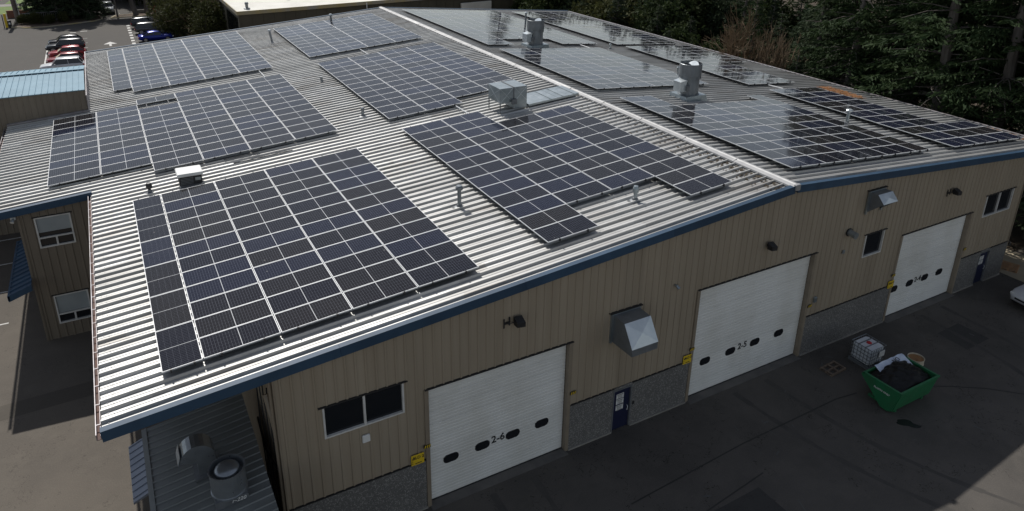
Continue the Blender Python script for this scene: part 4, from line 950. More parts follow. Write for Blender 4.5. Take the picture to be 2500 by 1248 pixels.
for x_, y_, lab, r, hh, mt_ in ((-8.3, 60.9, 'squat dark vent near the corner of the pale flat roof', 0.16, 0.75, 'galvdark'), (-2.6, 66.5, 'small dark vent further back on the pale flat roof', 0.16, 0.8, 'galvdark')):
    v_ = thing('roof_vent', lab, 'roof vent', (x_, y_, ZB), group='vents on the pale flat roof'); b = MB(); b.lathe([(r*2.2, 0), (r*2.2, 0.12), (r, 0.16), (r, hh*0.7), (r*1.35, hh*0.72), (r*1.1, hh), (0.001, hh)], (x_, y_, ZB), 12); b.build('stack', MT[mt_], v_)
b = MB(); b.lathe([(0.75, 0), (0.75, 0.2), (0.6, 0.42), (0.3, 0.52), (0.001, 0.55)], (4.2, 64.6, ZB), 16); tag(b.build('skylight_dome', M('violet_dome', (0.10, 0.07, 0.16), None, 3, 0.2), None, (4.2, 64.6, ZB), True), 'violet domed skylight on the pale flat roof', 'skylight')

# ================================================================== YARD OBJECTS
# caged liquid tote
x0, x1, y0, y1 = 4.0, 4.96, -9.25, -8.27; cx_, cy_ = 4.48, -8.76
e = thing('caged_tote', 'white plastic liquid tote in a steel cage with a red cap', 'liquid tote', (cx_, cy_, 0))
b = MB(); b.bevbox(x0+0.03, x1-0.03, y0+0.03, y1-0.03, 0.16, 0.97, 0.07); b.build('tank', MT['plastic'], e)
b = MB()
for k in range(7):
    t_ = k/6
    for yy in (y0, y1): b.tube([(x0+(x1-x0)*t_, yy, 0.13), (x0+(x1-x0)*t_, yy, 0.99)], 0.011, 5)
    for xx in (x0, x1): b.tube([(xx, y0+(y1-y0)*t_, 0.13), (xx, y0+(y1-y0)*t_, 0.99)], 0.011, 5)
for k in range(6):
    z_ = 0.14+k*0.17; b.tube([(x0, y0, z_), (x1, y0, z_), (x1, y1, z_), (x0, y1, z_), (x0, y0, z_)], 0.013 if k < 5 else 0.018, 5)
b.build('cage', MT['galvdark'], e)
b = MB()
for k in range(2): yy = y0+0.33+k*0.32; b.box(x0-0.01, x1+0.01, yy-0.02, yy+0.02, 0.975, 0.995)
b.build('top_strap', MT['galvdark'], e)
b = MB(); b.lathe([(0.11, 0.95), (0.11, 1.0), (0.08, 1.01), (0.001, 1.012)], (cx_, cy_, 0), 16); b.build('cap', MT['red'], e)
b = MB()
for xx in (x0, cx_-0.05, x1-0.10): b.box(xx, xx+0.10, y0-0.02, y1+0.02, 0, 0.13)
b.box(x0-0.01, x1+0.01, y0-0.02, y1+0.02, 0.131, 0.15); b.build('pallet_base', MT['greysteel'], e)
b = MB(); b.box(x0+0.55, x0+0.90, y0-0.030, y0-0.012, 0.52, 0.80); b.build('label_plate', MT['white'], e)
b = MB(); b.box(x0+0.42, x0+0.62, y0-0.06, y0+0.04, 0.16, 0.30); b.tube([(x0+0.52, y0-0.06, 0.23), (x0+0.52, y0-0.13, 0.23)], 0.04, 8); b.build('valve', MT['black'], e)
# green hopper
e = thing('hopper_bin', 'green self-dumping hopper bin heaped with black bags and a pale sheet', 'hopper bin', (3.45, -11.0, 0))
prof = [(-11.72, 1.16), (-11.52, 0.20), (-11.30, 0.08), (-11.05, 0.10), (-10.02, 0.98), (-10.16, 1.12)]
t_ = 0.035; XA, XB_ = 2.28, 4.70
b = MB()
for xx in (XA, XB_-t_): b.prism([(xx, y_, z_) for y_, z_ in prof], (t_, 0, 0))
for (ya, za), (yb, zb) in zip(prof[:-1], prof[1:-1]+[prof[-1]]):
    d = Vector((0, yb-ya, zb-za)).normalized(); nn = Vector((0, d.z, -d.y))*-1*t_
    q = [Vector((XA+t_, ya, za)), Vector((XB_-t_, ya, za)), Vector((XB_-t_, yb, zb)), Vector((XA+t_, yb, zb))]; b.hexa(q+[p_-nn for p_ in q])
b.build('hopper_shell', MT['fungreen'], e)
b = MB(); b.box(XA-0.03, XB_+0.03, -11.77, -11.69, 1.12, 1.19); b.hexa(((XA-0.03, -11.69, 1.10), (XA+0.06, -11.69, 1.10), (XA+0.06, -10.12, 1.08), (XA-0.03, -10.12, 1.08), (XA-0.03, -11.69, 1.18), (XA+0.06, -11.69, 1.18), (XA+0.06, -10.12, 1.15), (XA-0.03, -10.12, 1.15))); b.hexa(((XB_-0.06, -11.69, 1.10), (XB_+0.03, -11.69, 1.10), (XB_+0.03, -10.12, 1.08), (XB_-0.06, -10.12, 1.08), (XB_-0.06, -11.69, 1.18), (XB_+0.03, -11.69, 1.18), (XB_+0.03, -10.12, 1.15), (XB_-0.06, -10.12, 1.15))); b.box(XA-0.03, XB_+0.03, -10.17, -10.10, 1.06, 1.155); b.build('rim', MT['fungreen'], e)
b = MB(); b.box(XA+0.3, XA+0.42, -11.50, -10.3, 0.0, 0.10); b.box(XB_-0.42, XB_-0.3, -11.50, -10.3, 0.0, 0.10); b.box(XA+0.25, XB_-0.25, -11.60, -11.54, 0.42, 0.50); b.build('fork_base', MT['fungreen'], e)
letters('lettering', 'PLASTIC ONLY', 0.105, MT['white'], e, (XA-3.45-0.006, 0.02, 0.80), (math.pi/2, 0, -math.pi/2))
def lumpy(nx, ny, x0, x1, y0, y1, zfun):
    b = MB(); vs = [(x0+(x1-x0)*i/nx, y0+(y1-y0)*j/ny, zfun(i/nx, j/ny)) for j in range(ny+1) for i in range(nx+1)]
    b.add(vs, [(j*(nx+1)+i, j*(nx+1)+i+1, (j+1)*(nx+1)+i+1, (j+1)*(nx+1)+i) for j in range(ny) for i in range(nx)]); return b
rn = np.random.RandomState(3); ph = rn.rand(10, 4)
def lump(u, v): 
    s = 0
    for i in range(10): s += math.sin(u*(6+i*5)+ph[i, 0]*6.3+v*(4+i*3)*(1 if ph[i, 2] > .5 else -1))*math.cos(v*(5+i*6)+ph[i, 1]*6.3)/(1.3+i*0.75)
    return s
b = lumpy(40, 26, XA+0.05, XB_-0.05, -11.64, -10.2, lambda u, v: 0.90+0.36*max(0,math.sin(math.pi*u))**0.5*max(0,math.sin(math.pi*v))**0.5+0.055*lump(u, v)+0.14*v); tag(b.build('rubbish_bags', MT['bag'], None, (3.45, -11, 0.9), True), 'glossy black rubbish bags heaped in the green hopper bin', 'rubbish bags')
b = lumpy(26, 12, 2.80, 4.58, -10.72, -10.16, lambda u, v: 1.235-0.16*(1-v)+0.05*v+0.05*math.sin(math.pi*u)+0.035*lump(u*0.7+0.2, v*0.5)); sh = b.build('plastic_sheet', MT['sheet'], None, (3.7, -10.5, 1.15), True); tag(sh, 'crumpled pale blue plastic sheet on top of the black bags', 'plastic sheet')
letters('print', 'NO', 0.26, MT['ink'], sh, (0.15, 0.10, 0.20), (0.2, 0, 0.1)); 
# cut drum
DX, DY = 6.05, -10.02
e = thing('cut_drum', 'cream drum with a rusty orange lid behind the green hopper', 'drum', (DX, DY, 0)); b = MB(); b.lathe([(0.31, 0), (0.33, 0.02), (0.33, 0.24), (0.345, 0.26), (0.33, 0.28), (0.33, 0.48), (0.345, 0.50), (0.32, 0.50), (0.31, 0.44)], (DX, DY, 0), 24); b.build('drum_shell', MT['cream'], e)
b = MB(); b.lathe([(0.315, 0.44), (0.30, 0.455), (0.001, 0.455)], (DX, DY, 0), 24); b.lathe([(0.04, 0.455), (0.04, 0.48), (0.001, 0.482)], (DX-0.1, DY-0.1, 0), 10); b.build('lid', MT['orange'], e)
# pallets
def pallet(x, y, rz, mat, label, w=1.0, d=0.85, zz=0.0, nb=6, missing=()):
    e = thing('pallet', label, 'pallet', (x, y, zz), rz, 'wooden pallets', True)
    for k in range(3): yy = -d/2+k*(d-0.07)/2; b = MB(); b.box(-w/2, w/2, yy, yy+0.07, 0.018, 0.10); b.build('stringer', MT[mat], e, (0, 0, 0))
    for k in range(nb):
        if k in missing: continue
        xx = -w/2+k*(w-0.09)/(nb-1); b = MB(); b.box(xx, xx+0.09, -d/2-0.005, d/2+0.005, 0.101, 0.118); b.build('deck_board', MT[mat], e, (0, 0, 0))
    for k in (0, 2, 4): xx = -w/2+k*(w-0.09)/4; b = MB(); b.box(xx, xx+0.09, -d/2, d/2, 0.002, 0.0175); b.build('base_board', MT[mat], e, (0, 0, 0))
pallet(2.72, -8.48, 0.05, 'wood', 'dark weathered pallet with missing boards next to the caged tote', 0.95, 0.62, 0.0, 5, (1, 3))
pallet(19.15, -6.95, 0.35, 'woodnew', 'fresh orange wooden pallet beyond the far corner of the warehouse', 1.0, 0.85)
b = MB()
for k in range(7):
    cx_, cy_ = 21.0+random.uniform(-0.8, 0.8), -3.8+random.uniform(-1.2, 1.2); r = random.uniform(0.5, 0.9)
    b.tube([(cx_+r*math.cos(a_*0.35), cy_+r*math.sin(a_*0.35), 0.06+0.05*k+0.03*math.sin(a_)) for a_ in range(19)], 0.035, 6)
tag(b.build('hose_coils', MT['black'], None, (21, -3.8, 0)), 'heap of black hose coils beyond the far warehouse corner', 'hoses')
b = MB(); b.tube([(19.6, -1.2, 0.15), (23.5, 0.4, 0.2)], 0.07, 8); b.tube([(19.8, -2.6, 0.1), (23.0, -2.2, 0.12)], 0.05, 8); tag(b.build('pipe_lengths', MT['concrete'], None, (21.5, -1, 0.1)), 'pale pipe lengths lying at the edge of the trees', 'pipes')
g = MB(); g.add([(18.15, -20, 0.012), (21.4, -20, 0.012), (21.4, 4, 0.012), (18.15, 4, 0.012)], ((0, 1, 2, 3),)); struct(g.build('concrete_path', M('pale_concrete', (0.40, 0.34, 0.24), (0.34, 0.29, 0.21), 0.8, 0.9)))
# oil stains and seams on the yard
st = MB()
def blob(cx, cy, rx, ry, rot, n=22, z=0.0075):
    pts = []
    for k in range(n):
        a = 2*math.pi*k/n; rr = 1+0.18*math.sin(3*a+cx)+0.12*math.sin(5*a+cy); x_, y_ = rx*rr*math.cos(a), ry*rr*math.sin(a); pts.append((cx+x_*math.cos(rot)-y_*math.sin(rot), cy+x_*math.sin(rot)+y_*math.cos(rot), z))
    st.add(pts, (tuple(range(n)),))
blob(2.45, -12.15, 0.42, 0.20, -0.9)
struct(st.build('oil_stain', M('wet_oil', (0.010, 0.010, 0.011), (0.014, 0.014, 0.014), 3, 0.25)))
st = MB()
for pts in ([(-9.5, -10.2), (-4, -9.9), (1.2, -9.85), (2.3, -10.0)], [(4.9, -10.9), (6.2, -11.6), (7.4, -12.4), (9.0, -13.9)], [(-14, -13.5), (-9, -11.8), (-4.5, -11.3)]):
    for (xa, ya), (xb, yb) in zip(pts, pts[1:]):
        d = Vector((xb-xa, yb-ya, 0)).normalized(); nn = Vector((-d.y, d.x, 0))*0.026; st.quad(Vector((xa, ya, 0.0065))-nn, Vector((xb, yb, 0.0065))-nn, Vector((xb, yb, 0.0065))+nn, Vector((xa, ya, 0.0065))+nn)
struct(st.build('pavement_seam', M('tar_seam', (0.022, 0.021, 0.020), None, 3, 0.6)))
st = MB()
for k in range(26):
    x_, y_ = random.uniform(-9, 12), random.uniform(-14, -7.8); a = random.random()*3.1; l = random.uniform(0.03, 0.28); d = Vector((math.cos(a), math.sin(a), 0))*l; nn = Vector((-math.sin(a), math.cos(a), 0))*random.uniform(0.01, 0.035); P = Vector((x_, y_, 0.0085)); st.quad(P-d-nn, P+d-nn, P+d*0.8+nn, P-d*0.9+nn)
struct(st.build('yard_scuff_marks', M('pale_scuff', (0.10, 0.10, 0.095), None, 3, 0.9)))
st = MB()
for (xa, ya, xb, yb) in ((-7.8, -13.2, -5.1, -11.7), (9.4, -10.4, 11.2, -8.9), (-19.0, -11.5, -16.4, -9.2)): st.add([(xa, ya, 0.0048), (xb, ya+0.06, 0.0048), (xb-0.05, yb, 0.0048), (xa+0.04, yb-0.05, 0.0048)], ((0, 1, 2, 3),))
struct(st.build('asphalt_repair', mat_asphalt('repair_asphalt', (0.048, 0.046, 0.044), (0.058, 0.055, 0.051), (0.040, 0.039, 0.038), 0.3, 0.8)))
st = MB()
for (xa, ya, xb, yb, cur) in ((-13.4, -7.6, -16.5, -21, 1.5), (-11.8, -7.6, -14.9, -21, 1.5), (-2.2, -7.6, 2.6, -20, -2.0), (-0.4, -7.6, 4.4, -20, -2.0), (10.2, -7.6, 6.5, -19, 2.0), (11.9, -7.6, 8.2, -19, 2.0)):
    pr = None
    for k in range(15):
        q = k/14; x_ = xa+(xb-xa)*q+cur*math.sin(q*math.pi)*0.6; y_ = ya+(yb-ya)*q; wd = 0.11+0.03*math.sin(k*2.3)
        if pr: st.quad((pr[0]-wd, pr[1], 0.0055), (x_-wd, y_, 0.0055), (x_+wd, y_, 0.0055), (pr[0]+wd, pr[1], 0.0055))
        pr = (x_, y_)
struct(st.build('tyre_tracks', mat_asphalt('rubbed_asphalt', (0.060, 0.056, 0.052), (0.082, 0.075, 0.068), (0.050, 0.047, 0.044), 0.0, 1.4)))
# darker patched strip across the left ground
st = MB(); st.add([(-60, 3.6, 0.003), (-24.2, 4.5, 0.003), (-24.2, 5.5, 0.003), (-60, 4.5, 0.003)], ((0, 1, 2, 3),)); struct(st.build('asphalt_patch', mat_asphalt('patched_asphalt', (0.088, 0.077, 0.064), (0.076, 0.067, 0.056), (0.10, 0.088, 0.07), 0.2)))
st = MB()
for (xa, ya) in ((-28.9, 15.3), (-29.1, 12.0), (-29.0, 18.6), (-29.0, 21.9)): st.box(xa-3.8, xa+0.6, ya-0.05, ya+0.05, 0.002, 0.006)
struct(st.build('stall_lines', MT['marking']))

# ================================================================== VEHICLES
def car(label, x, y, rz, paint_m, kind='hatch', sc=0.9, group=None, lights=True):
    """local x: forwards; length about 4.4, width 1.8"""
    e = thing('pickup_truck' if kind == 'pickup' else 'parked_car', label, 'pickup' if kind == 'pickup' else 'car', (x, y, 0), rz, group, True); e.scale = (sc, sc, sc)
    O = (0, 0, 0)
    H = {'hatch': 1.46, 'suv': 1.66, 'sedan': 1.42, 'pickup': 1.82}[kind]; L = {'hatch': 4.2, 'suv': 4.6, 'sedan': 4.6, 'pickup': 5.5}[kind]; W = 0.90 if kind != 'pickup' else 0.98
    zs = 0.26 if kind in ('hatch', 'sedan') else 0.36; belt = {'hatch': 0.92, 'suv': 1.02, 'sedan': 0.90, 'pickup': 1.14}[kind]
    # lower body: stations along the length (x, z_bottom, z_top, half width)
    hood = belt-0.02; deck = {'hatch': belt+0.03, 'suv': belt+0.04, 'sedan': belt+0.04, 'pickup': belt-0.05}[kind]
    f = L/2; st_ = [(f, zs+0.20, hood-0.26, W*0.70), (f-0.10, zs+0.06, hood-0.14, W*0.86), (f-0.45, zs, hood-0.05, W*0.97), (f-1.15, zs, hood+0.02, W), (0.2, zs-0.02, belt+0.02, W), (-f+1.2, zs, deck, W), (-f+0.45, zs+0.02, deck, W*0.98), (-f+0.10, zs+0.10, deck-0.05, W*0.90), (-f, zs+0.22, deck-0.20, W*0.80)]
    b = MB(); vs = []; n = 8
    for x_, zb_, zt_, w_ in st_:
        zm = zb_+(zt_-zb_)*0.55; vs += [(x_, -w_*0.90, zb_), (x_, -w_, zm), (x_, -w_*0.97, zt_-0.06), (x_, -w_*0.86, zt_), (x_, w_*0.86, zt_), (x_, w_*0.97, zt_-0.06), (x_, w_, zm), (x_, w_*0.90, zb_)]
    fs = []
    for i in range(len(st_)-1):
        for k in range(n): j = (k+1) % n; fs.append((i*n+k, i*n+n+k, i*n+n+j, i*n+j))
    fs += [tuple(range(n)), tuple(range(len(vs)-1, len(vs)-n-1, -1))]
    b.add(vs, fs); b.build('body', paint_m, e, O, True)
    # glasshouse
    if kind == 'hatch': gs = (1.05, 0.35, -1.35, -1.95)
    elif kind == 'suv': gs = (1.05, 0.45, -1.75, -2.18)
    elif kind == 'sedan': gs = (1.05, 0.35, -0.95, -1.75)
    else: gs = (1.30, 0.65, -0.75, -1.0)
    xb0, xt0, xt1, xb1 = gs; zb_ = belt-0.03; wb, wt = W*0.90, W*0.70
    b = MB(); b.hexa(((xb1, -wb, zb_), (xb0, -wb, zb_), (xb0, wb, zb_), (xb1, wb, zb_), (xt1, -wt, H-0.05), (xt0, -wt, H-0.05), (xt0, wt, H-0.05), (xt1, wt, H-0.05))); b.build('glazing', MT['carglass'], e, O)
    b = MB(); rp = [(xt0+0.10, -wt*0.98, H-0.075), (xt0+0.10, wt*0.98, H-0.075), (xt1-0.06, wt*0.98, H-0.07), (xt1-0.06, -wt*0.98, H-0.07)]
    rows = [(xt0+0.12, H-0.085), (xt0-0.15, H-0.01), ((xt0+xt1)/2, H+0.015), (xt1+0.2, H-0.01), (xt1-0.08, H-0.07)]
    vs = []; 
    for x_, z_ in rows: vs += [(x_, -wt-0.03, z_-0.075), (x_, -wt+0.06, z_), (x_, wt-0.06, z_), (x_, wt+0.03, z_-0.075)]
    b.add(vs, [(i*4+k, i*4+4+k, i*4+5+k, i*4+1+k) for i in range(len(rows)-1) for k in range(3)]); b.build('roof', paint_m, e, O, True)
    for s in (-1, 1):
        for xa, xb_ in ((xt0+0.02, xb0-0.02), ((xt0+xt1)/2, (xt0+xt1)/2-0.05), (xt1, xb1)):
            b = MB(); b.tube([(xa, s*(wt+0.005), H-0.06), (xb_, s*(wb+0.005), zb_+0.02)], 0.035, 4); b.build('pillar', paint_m, e, O)
    if kind == 'pickup':
        b = MB(); b.box(-f+0.12, -1.05, -W*0.80, W*0.80, deck-0.32, deck+0.004); b.build('bed_floor', MT['black'], e, O)
    for s in (-1, 1):
        for xw in (f-0.88, -f+0.86):
            b = MB(); r = 0.33 if kind in ('hatch', 'sedan') else 0.38; ya, yb = s*(W-0.20), s*(W+0.012)
            b.tube([(xw, ya, r), (xw, yb, r)], r, 18); wh_ = b.build('wheel', MT['tyre'], e, O)
            b = MB(); b.tube([(xw, s*(W+0.012), r), (xw, s*(W+0.022), r)], r*0.66, 12); b.build('rim', MT['rim'], wh_, O)
        b = MB(); b.bevbox(f-0.30, f-0.055, min(s*W*0.60, s*W*0.88), max(s*W*0.60, s*W*0.88), hood-0.31, hood-0.15, 0.03); b.build('headlight', MT['lamp'], e, O)
        b = MB(); b.bevbox(-f-0.004, -f+0.16, min(s*W*0.62, s*W*0.90), max(s*W*0.62, s*W*0.90), deck-0.34, deck-0.14, 0.02); b.build('tail_light', MT['redlamp'], e, O)
        b = MB(); b.bevbox(xb0-0.45, xb0-0.28, min(s*(W-0.02), s*(W+0.17)), max(s*(W-0.02), s*(W+0.17)), belt-0.02, belt+0.13, 0.03); b.build('mirror', paint_m, e, O)
    b = MB(); b.box(f-0.06, f+0.006, -W*0.5, W*0.5, zs+0.22, hood-0.32); b.build('grille', MT['black'], e, O)
    b = MB(); b.box(-f-0.012, -f+0.02, -0.26, 0.26, deck-0.46, deck-0.34); b.build('number_plate', MT['white'], e, O)
    return e
PB = paint('black', (0.012, 0.013, 0.016)); PR = paint('red', (0.30, 0.012, 0.022)); PR2 = paint('dark_red', (0.22, 0.012, 0.02)); PW = paint('white', (0.62, 0.63, 0.65), 0.0); PG = paint('grey', (0.085, 0.088, 0.09), 0.4); PBL = paint('blue', (0.012, 0.03, 0.30), 0.3); PS = paint('silver', (0.38, 0.40, 0.42), 0.5); PD = paint('charcoal', (0.03, 0.034, 0.04), 0.4)
GL = 'cars in the row beside the annex'; GR = 'cars in the row by the bare shrub'
car('black hatchback parked at the road end of the row of five', -26.9, 79.5, math.pi+0.03, PB, 'hatch', group=GL)
car('dark grey car parked between the black hatchback and a red car', -26.85, 76.1, math.pi-0.02, PD, 'suv', group=GL)
car('bright red hatchback parked beside the dark grey car', -26.65, 72.3, math.pi+0.02, PR, 'hatch', group=GL)
car('dark red hatchback parked next to the white car', -26.75, 68.6, math.pi, PR2, 'hatch', group=GL)
car('white car parked closest to the pale blue roof', -27.0, 65.0, math.pi-0.03, PW, 'suv', group=GL)
car('bright blue sedan parked at the warehouse end of its row', -16.9, 78.3, 0.02, PBL, 'sedan', group=GR)
car('grey sport utility car parked next to the blue sedan', -17.0, 83.9, 0.0, PG, 'suv', group=GR)
car('black car with a pale roof parked next to the kerb island', -17.2, 88.4, 0.02, PD, 'suv', group=GR)
car('silver pickup truck facing the parking lot from under the trees', -21.6, 104.3, -math.pi/2, PS, 'pickup')
car('dark car half hidden behind the silver pickup', -23.3, 113.0, -math.pi/2+0.2, PB, 'suv')
car('dark car with bright headlight by the red hydrant', -13.4, 103.5, -math.pi/2-0.15, PD, 'suv')
car('white car at the yard edge in front of the far roller door', 17.0, -10.05, math.pi-0.12, PW, 'suv', 0.95)

# ================================================================== PARKING LOT FURNITURE
st = MB()
for k in range(8): y_ = 77.2+k*1.9; st.box(-19.75, -19.35, y_, y_+0.9, 0.006, 0.010)
for k in range(6): y_ = 76.0+k*2.9; st.box(-19.3, -15.2, y_, y_+0.10, 0.006, 0.010)
for k in range(7): y_ = 64.6+k*3.15; st.box(-28.7, -24.6, y_, y_+0.10, 0.006, 0.010)
st.box(-28.95, -28.80, 63.5, 79.5, 0.006, 0.010); st.box(-26.6, -25.9, 88.3, 88.55, 0.006, 0.010); st.box(-25.4, -24.6, 88.8, 89.05, 0.006, 0.010)
struct(st.build('stall_markings', MT['marking']))
st = MB(); X_, Y_ = -22.15, 78.0; st.add([(X_-0.13, Y_-0.9, 0.008), (X_+0.13, Y_-0.9, 0.008), (X_+0.13, Y_+0.5, 0.008), (X_-0.13, Y_+0.5, 0.008), (X_-0.75, Y_+0.4, 0.008), (X_, Y_+1.9, 0.008), (X_+0.75, Y_+0.4, 0.008)], ((0, 1, 2, 3), (4, 6, 5))); struct(st.build('arrow_marking', MT['marking']))
# planted island with kerb
def island(poly, name, inner=0.18):
    n = len(poly); c = Vector((sum(p[0] for p in poly)/n, sum(p[1] for p in poly)/n, 0)); b = MB(); q = [Vector((p[0], p[1], 0)) for p in poly]; r = [p+(c-p).normalized()*inner for p in q]
    b.add([tuple(p) for p in q]+[(p.x, p.y, 0.14) for p in q]+[(p.x, p.y, 0.14) for p in r]+[(p.x, p.y, 0.10) for p in r], [(i, (i+1) % n, n+(i+1) % n, n+i) for i in range(n)]+[(n+i, n+(i+1) % n, 2*n+(i+1) % n, 2*n+i) for i in range(n)]+[(2*n+i, 2*n+(i+1) % n, 3*n+(i+1) % n, 3*n+i) for i in range(n)])
    struct(b.build('kerb', MT['kerb'])); b = MB(); b.add([(p.x, p.y, 0.11) for p in r], (tuple(range(n)),)); struct(b.build(name, MT['soil']))
island([(-33.6, 95.6), (-31.8, 94.3), (-29.5, 94.1), (-26.2, 95.3), (-23.4, 96.6), (-22.5, 98.0), (-23.0, 103.5), (-33.2, 106)], 'planting_bed')
island([(-21.5, 98.2), (-19.8, 98.4), (-17.6, 98.2), (-13.0, 99.6), (-13.2, 101.5), (-17.0, 101.2), (-20.8, 100.2)], 'tree_bed')
g = MB(); g.add([(-38, 108.5, 0.012), (-29, 108.5, 0.012), (-28, 115.5, 0.012), (-36.5, 116.5, 0.012)], ((0, 1, 2, 3),)); struct(g.build('lawn', MT['grass']))
g = MB(); g.add([(-36, 119.5, 0.012), (-22, 118, 0.012), (-22, 136, 0.012), (-34, 136, 0.012)], ((0, 1, 2, 3),)); struct(g.build('lawn', MT['grass']))
g = MB(); g.add([(26, 26, 0.016), (34, 22, 0.016), (36, 34, 0.016), (28, 36, 0.016)], ((0, 1, 2, 3),)); struct(g.build('lawn', MT['grass']))
st = MB(); st.add([(-40, 116.9, 0.010), (-29, 115.9, 0.010), (-29, 118.6, 0.010), (-40, 119.4, 0.010)], ((0, 1, 2, 3),)); struct(st.build('pavement', MT['concrete']))
e = thing('utility_pole', 'weathered wooden utility pole at the corner of the planting bed', 'utility pole', (-33.2, 102.4, 0)); b = MB(); b.tube([(-33.2, 102.4, 0), (-33.8, 102.6, 12)], [0.34, 0.24], 12); b.build('pole', MT['pole'], e); b = MB(); b.tube([(-32.85, 102.2, 0), (-33.3, 102.4, 9)], 0.06, 6); b.build('conduit', MT['galvlight'], e)
e = thing('gate_post', 'yellow gate post standing on the kerb by the road', 'gate post', (-34.0, 95.9, 0)); b = MB(); b.bevbox(-34.25, -33.95, 95.8, 96.0, 0, 1.9, 0.03); b.build('post', MT['yellow'], e); b = MB(); b.bevbox(-33.93, -33.50, 95.75, 96.05, 0, 0.95, 0.05); b.build('cabinet', MT['black'], e); b = MB(); b.box(-34.45, -34.35, 95.85, 95.95, 0, 1.75); b.build('side_post', MT['black'], e); b = MB(); b.box(-33.82, -33.62, 95.735, 95.748, 0.45, 0.70); b.build('notice', MT['white'], e)
e = thing('picket_fence', 'grey metal picket fence in front of the dark hedge', 'fence', (-29.5, 98.5, 0.1)); fa, fb = Vector((-32.6, 98.0, 0.1)), Vector((-27.1, 98.6, 0.1)); d = (fb-fa)
for z_ in (0.25, 1.35): b = MB(); b.tube([fa+Vector((0, 0, z_)), fb+Vector((0, 0, z_))], 0.03, 5); b.build('fence_rail', MT['gutter'], e)
for k in range(24):
    P = fa+d*(k/23); b = MB(); b.tube([P, P+Vector((0, 0, 1.40))], 0.045 if k in (0, 23) else 0.018, 5); b.build('picket', MT['gutter'], e)
e = thing('low_brick_wall', 'low red brick wall beside the utility pole', 'wall', (-31.5, 104.3, 0)); b = MB(); b.bevbox(-34.6, -29.8, 104.2, 104.5, 0, 1.0, 0.02); b.build('masonry', MT['brick'], e); b = MB(); b.bevbox(-34.65, -29.75, 104.15, 104.55, 1.001, 1.08, 0.015); b.build('coping', MT['brick'], e)
e = thing('fire_hydrant', 'red fire hydrant beside the low concrete barrier', 'fire hydrant', (-15.35, 100.9, 0.11)); P = (-15.35, 100.9, 0.11)
b = MB(); b.lathe([(0.24, 0), (0.24, 0.06), (0.17, 0.08), (0.17, 0.68), (0.21, 0.70), (0.21, 0.76), (0.15, 0.90), (0.05, 0.96), (0.05, 1.02), (0.001, 1.03)], P, 14); b.build('barrel', MT['red'], e); b = MB(); b.tube([(P[0]-0.34, P[1], P[2]+0.58), (P[0]+0.34, P[1], P[2]+0.58)], 0.085, 10); b.tube([(P[0], P[1], P[2]+0.55), (P[0], P[1]-0.30, P[2]+0.55)], 0.10, 10); b.build('outlet', MT['red'], e)
b = MB(); b.bevbox(-17.8, -15.8, 100.9, 101.2, 0.11, 0.62, 0.04); tag(b.build('concrete_barrier', MT['concrete'], None, (-16.8, 101, 0.11)), 'low concrete barrier between the trees and the hydrant', 'barrier')
b = MB(); b.bevbox(-33.0, -32.4, 111.0, 111.6, 0.012, 1.0, 0.05); tag(b.build('wheelie_bin', MT['conifer2'], None, (-32.7, 111.3, 0.012)), 'green bin standing on the lawn beyond the pole', 'bin')

# ================================================================== TREES
def leaf_quads(P, D, L, W, rng):
    """numpy: centre points, directions, lengths, widths -> vertices and faces of slim diamond sprays"""
    n = len(P); r = rng.normal(size=(n, 3)); s = np.cross(D, r); s /= np.linalg.norm(s, axis=1, keepdims=True)+1e-9
    a = P-D*L[:, None]*0.5; c = P+D*L[:, None]*0.5; b1 = P+s*W[:, None]*0.5+D*L[:, None]*0.05; b2 = P-s*W[:, None]*0.5+D*L[:, None]*0.05
    v = np.stack([a, b1, c, b2], 1).reshape(-1, 3); f = np.arange(4*n).reshape(-1, 4); return v, f
def np_mesh(name, parts, mats):
    V = []; Fc = []; o = 0
    for v, f in parts: V.append(v); Fc.append(f+o); o += len(v)
    V = np.concatenate(V); Fc = np.concatenate(Fc); me = bpy.data.meshes.new(name)
    me.vertices.add(len(V)); me.vertices.foreach_set('co', V.astype(np.float32).ravel()); me.loops.add(len(Fc)*4); me.loops.foreach_set('vertex_index', Fc.astype(np.int32).ravel())
    me.polygons.add(len(Fc)); me.polygons.foreach_set('loop_start', (np.arange(len(Fc))*4).astype(np.int32)); me.polygons.foreach_set('loop_total', np.full(len(Fc), 4, np.int32))
    for x in mats: me.materials.append(x)
    me.update(calc_edges=True); return me
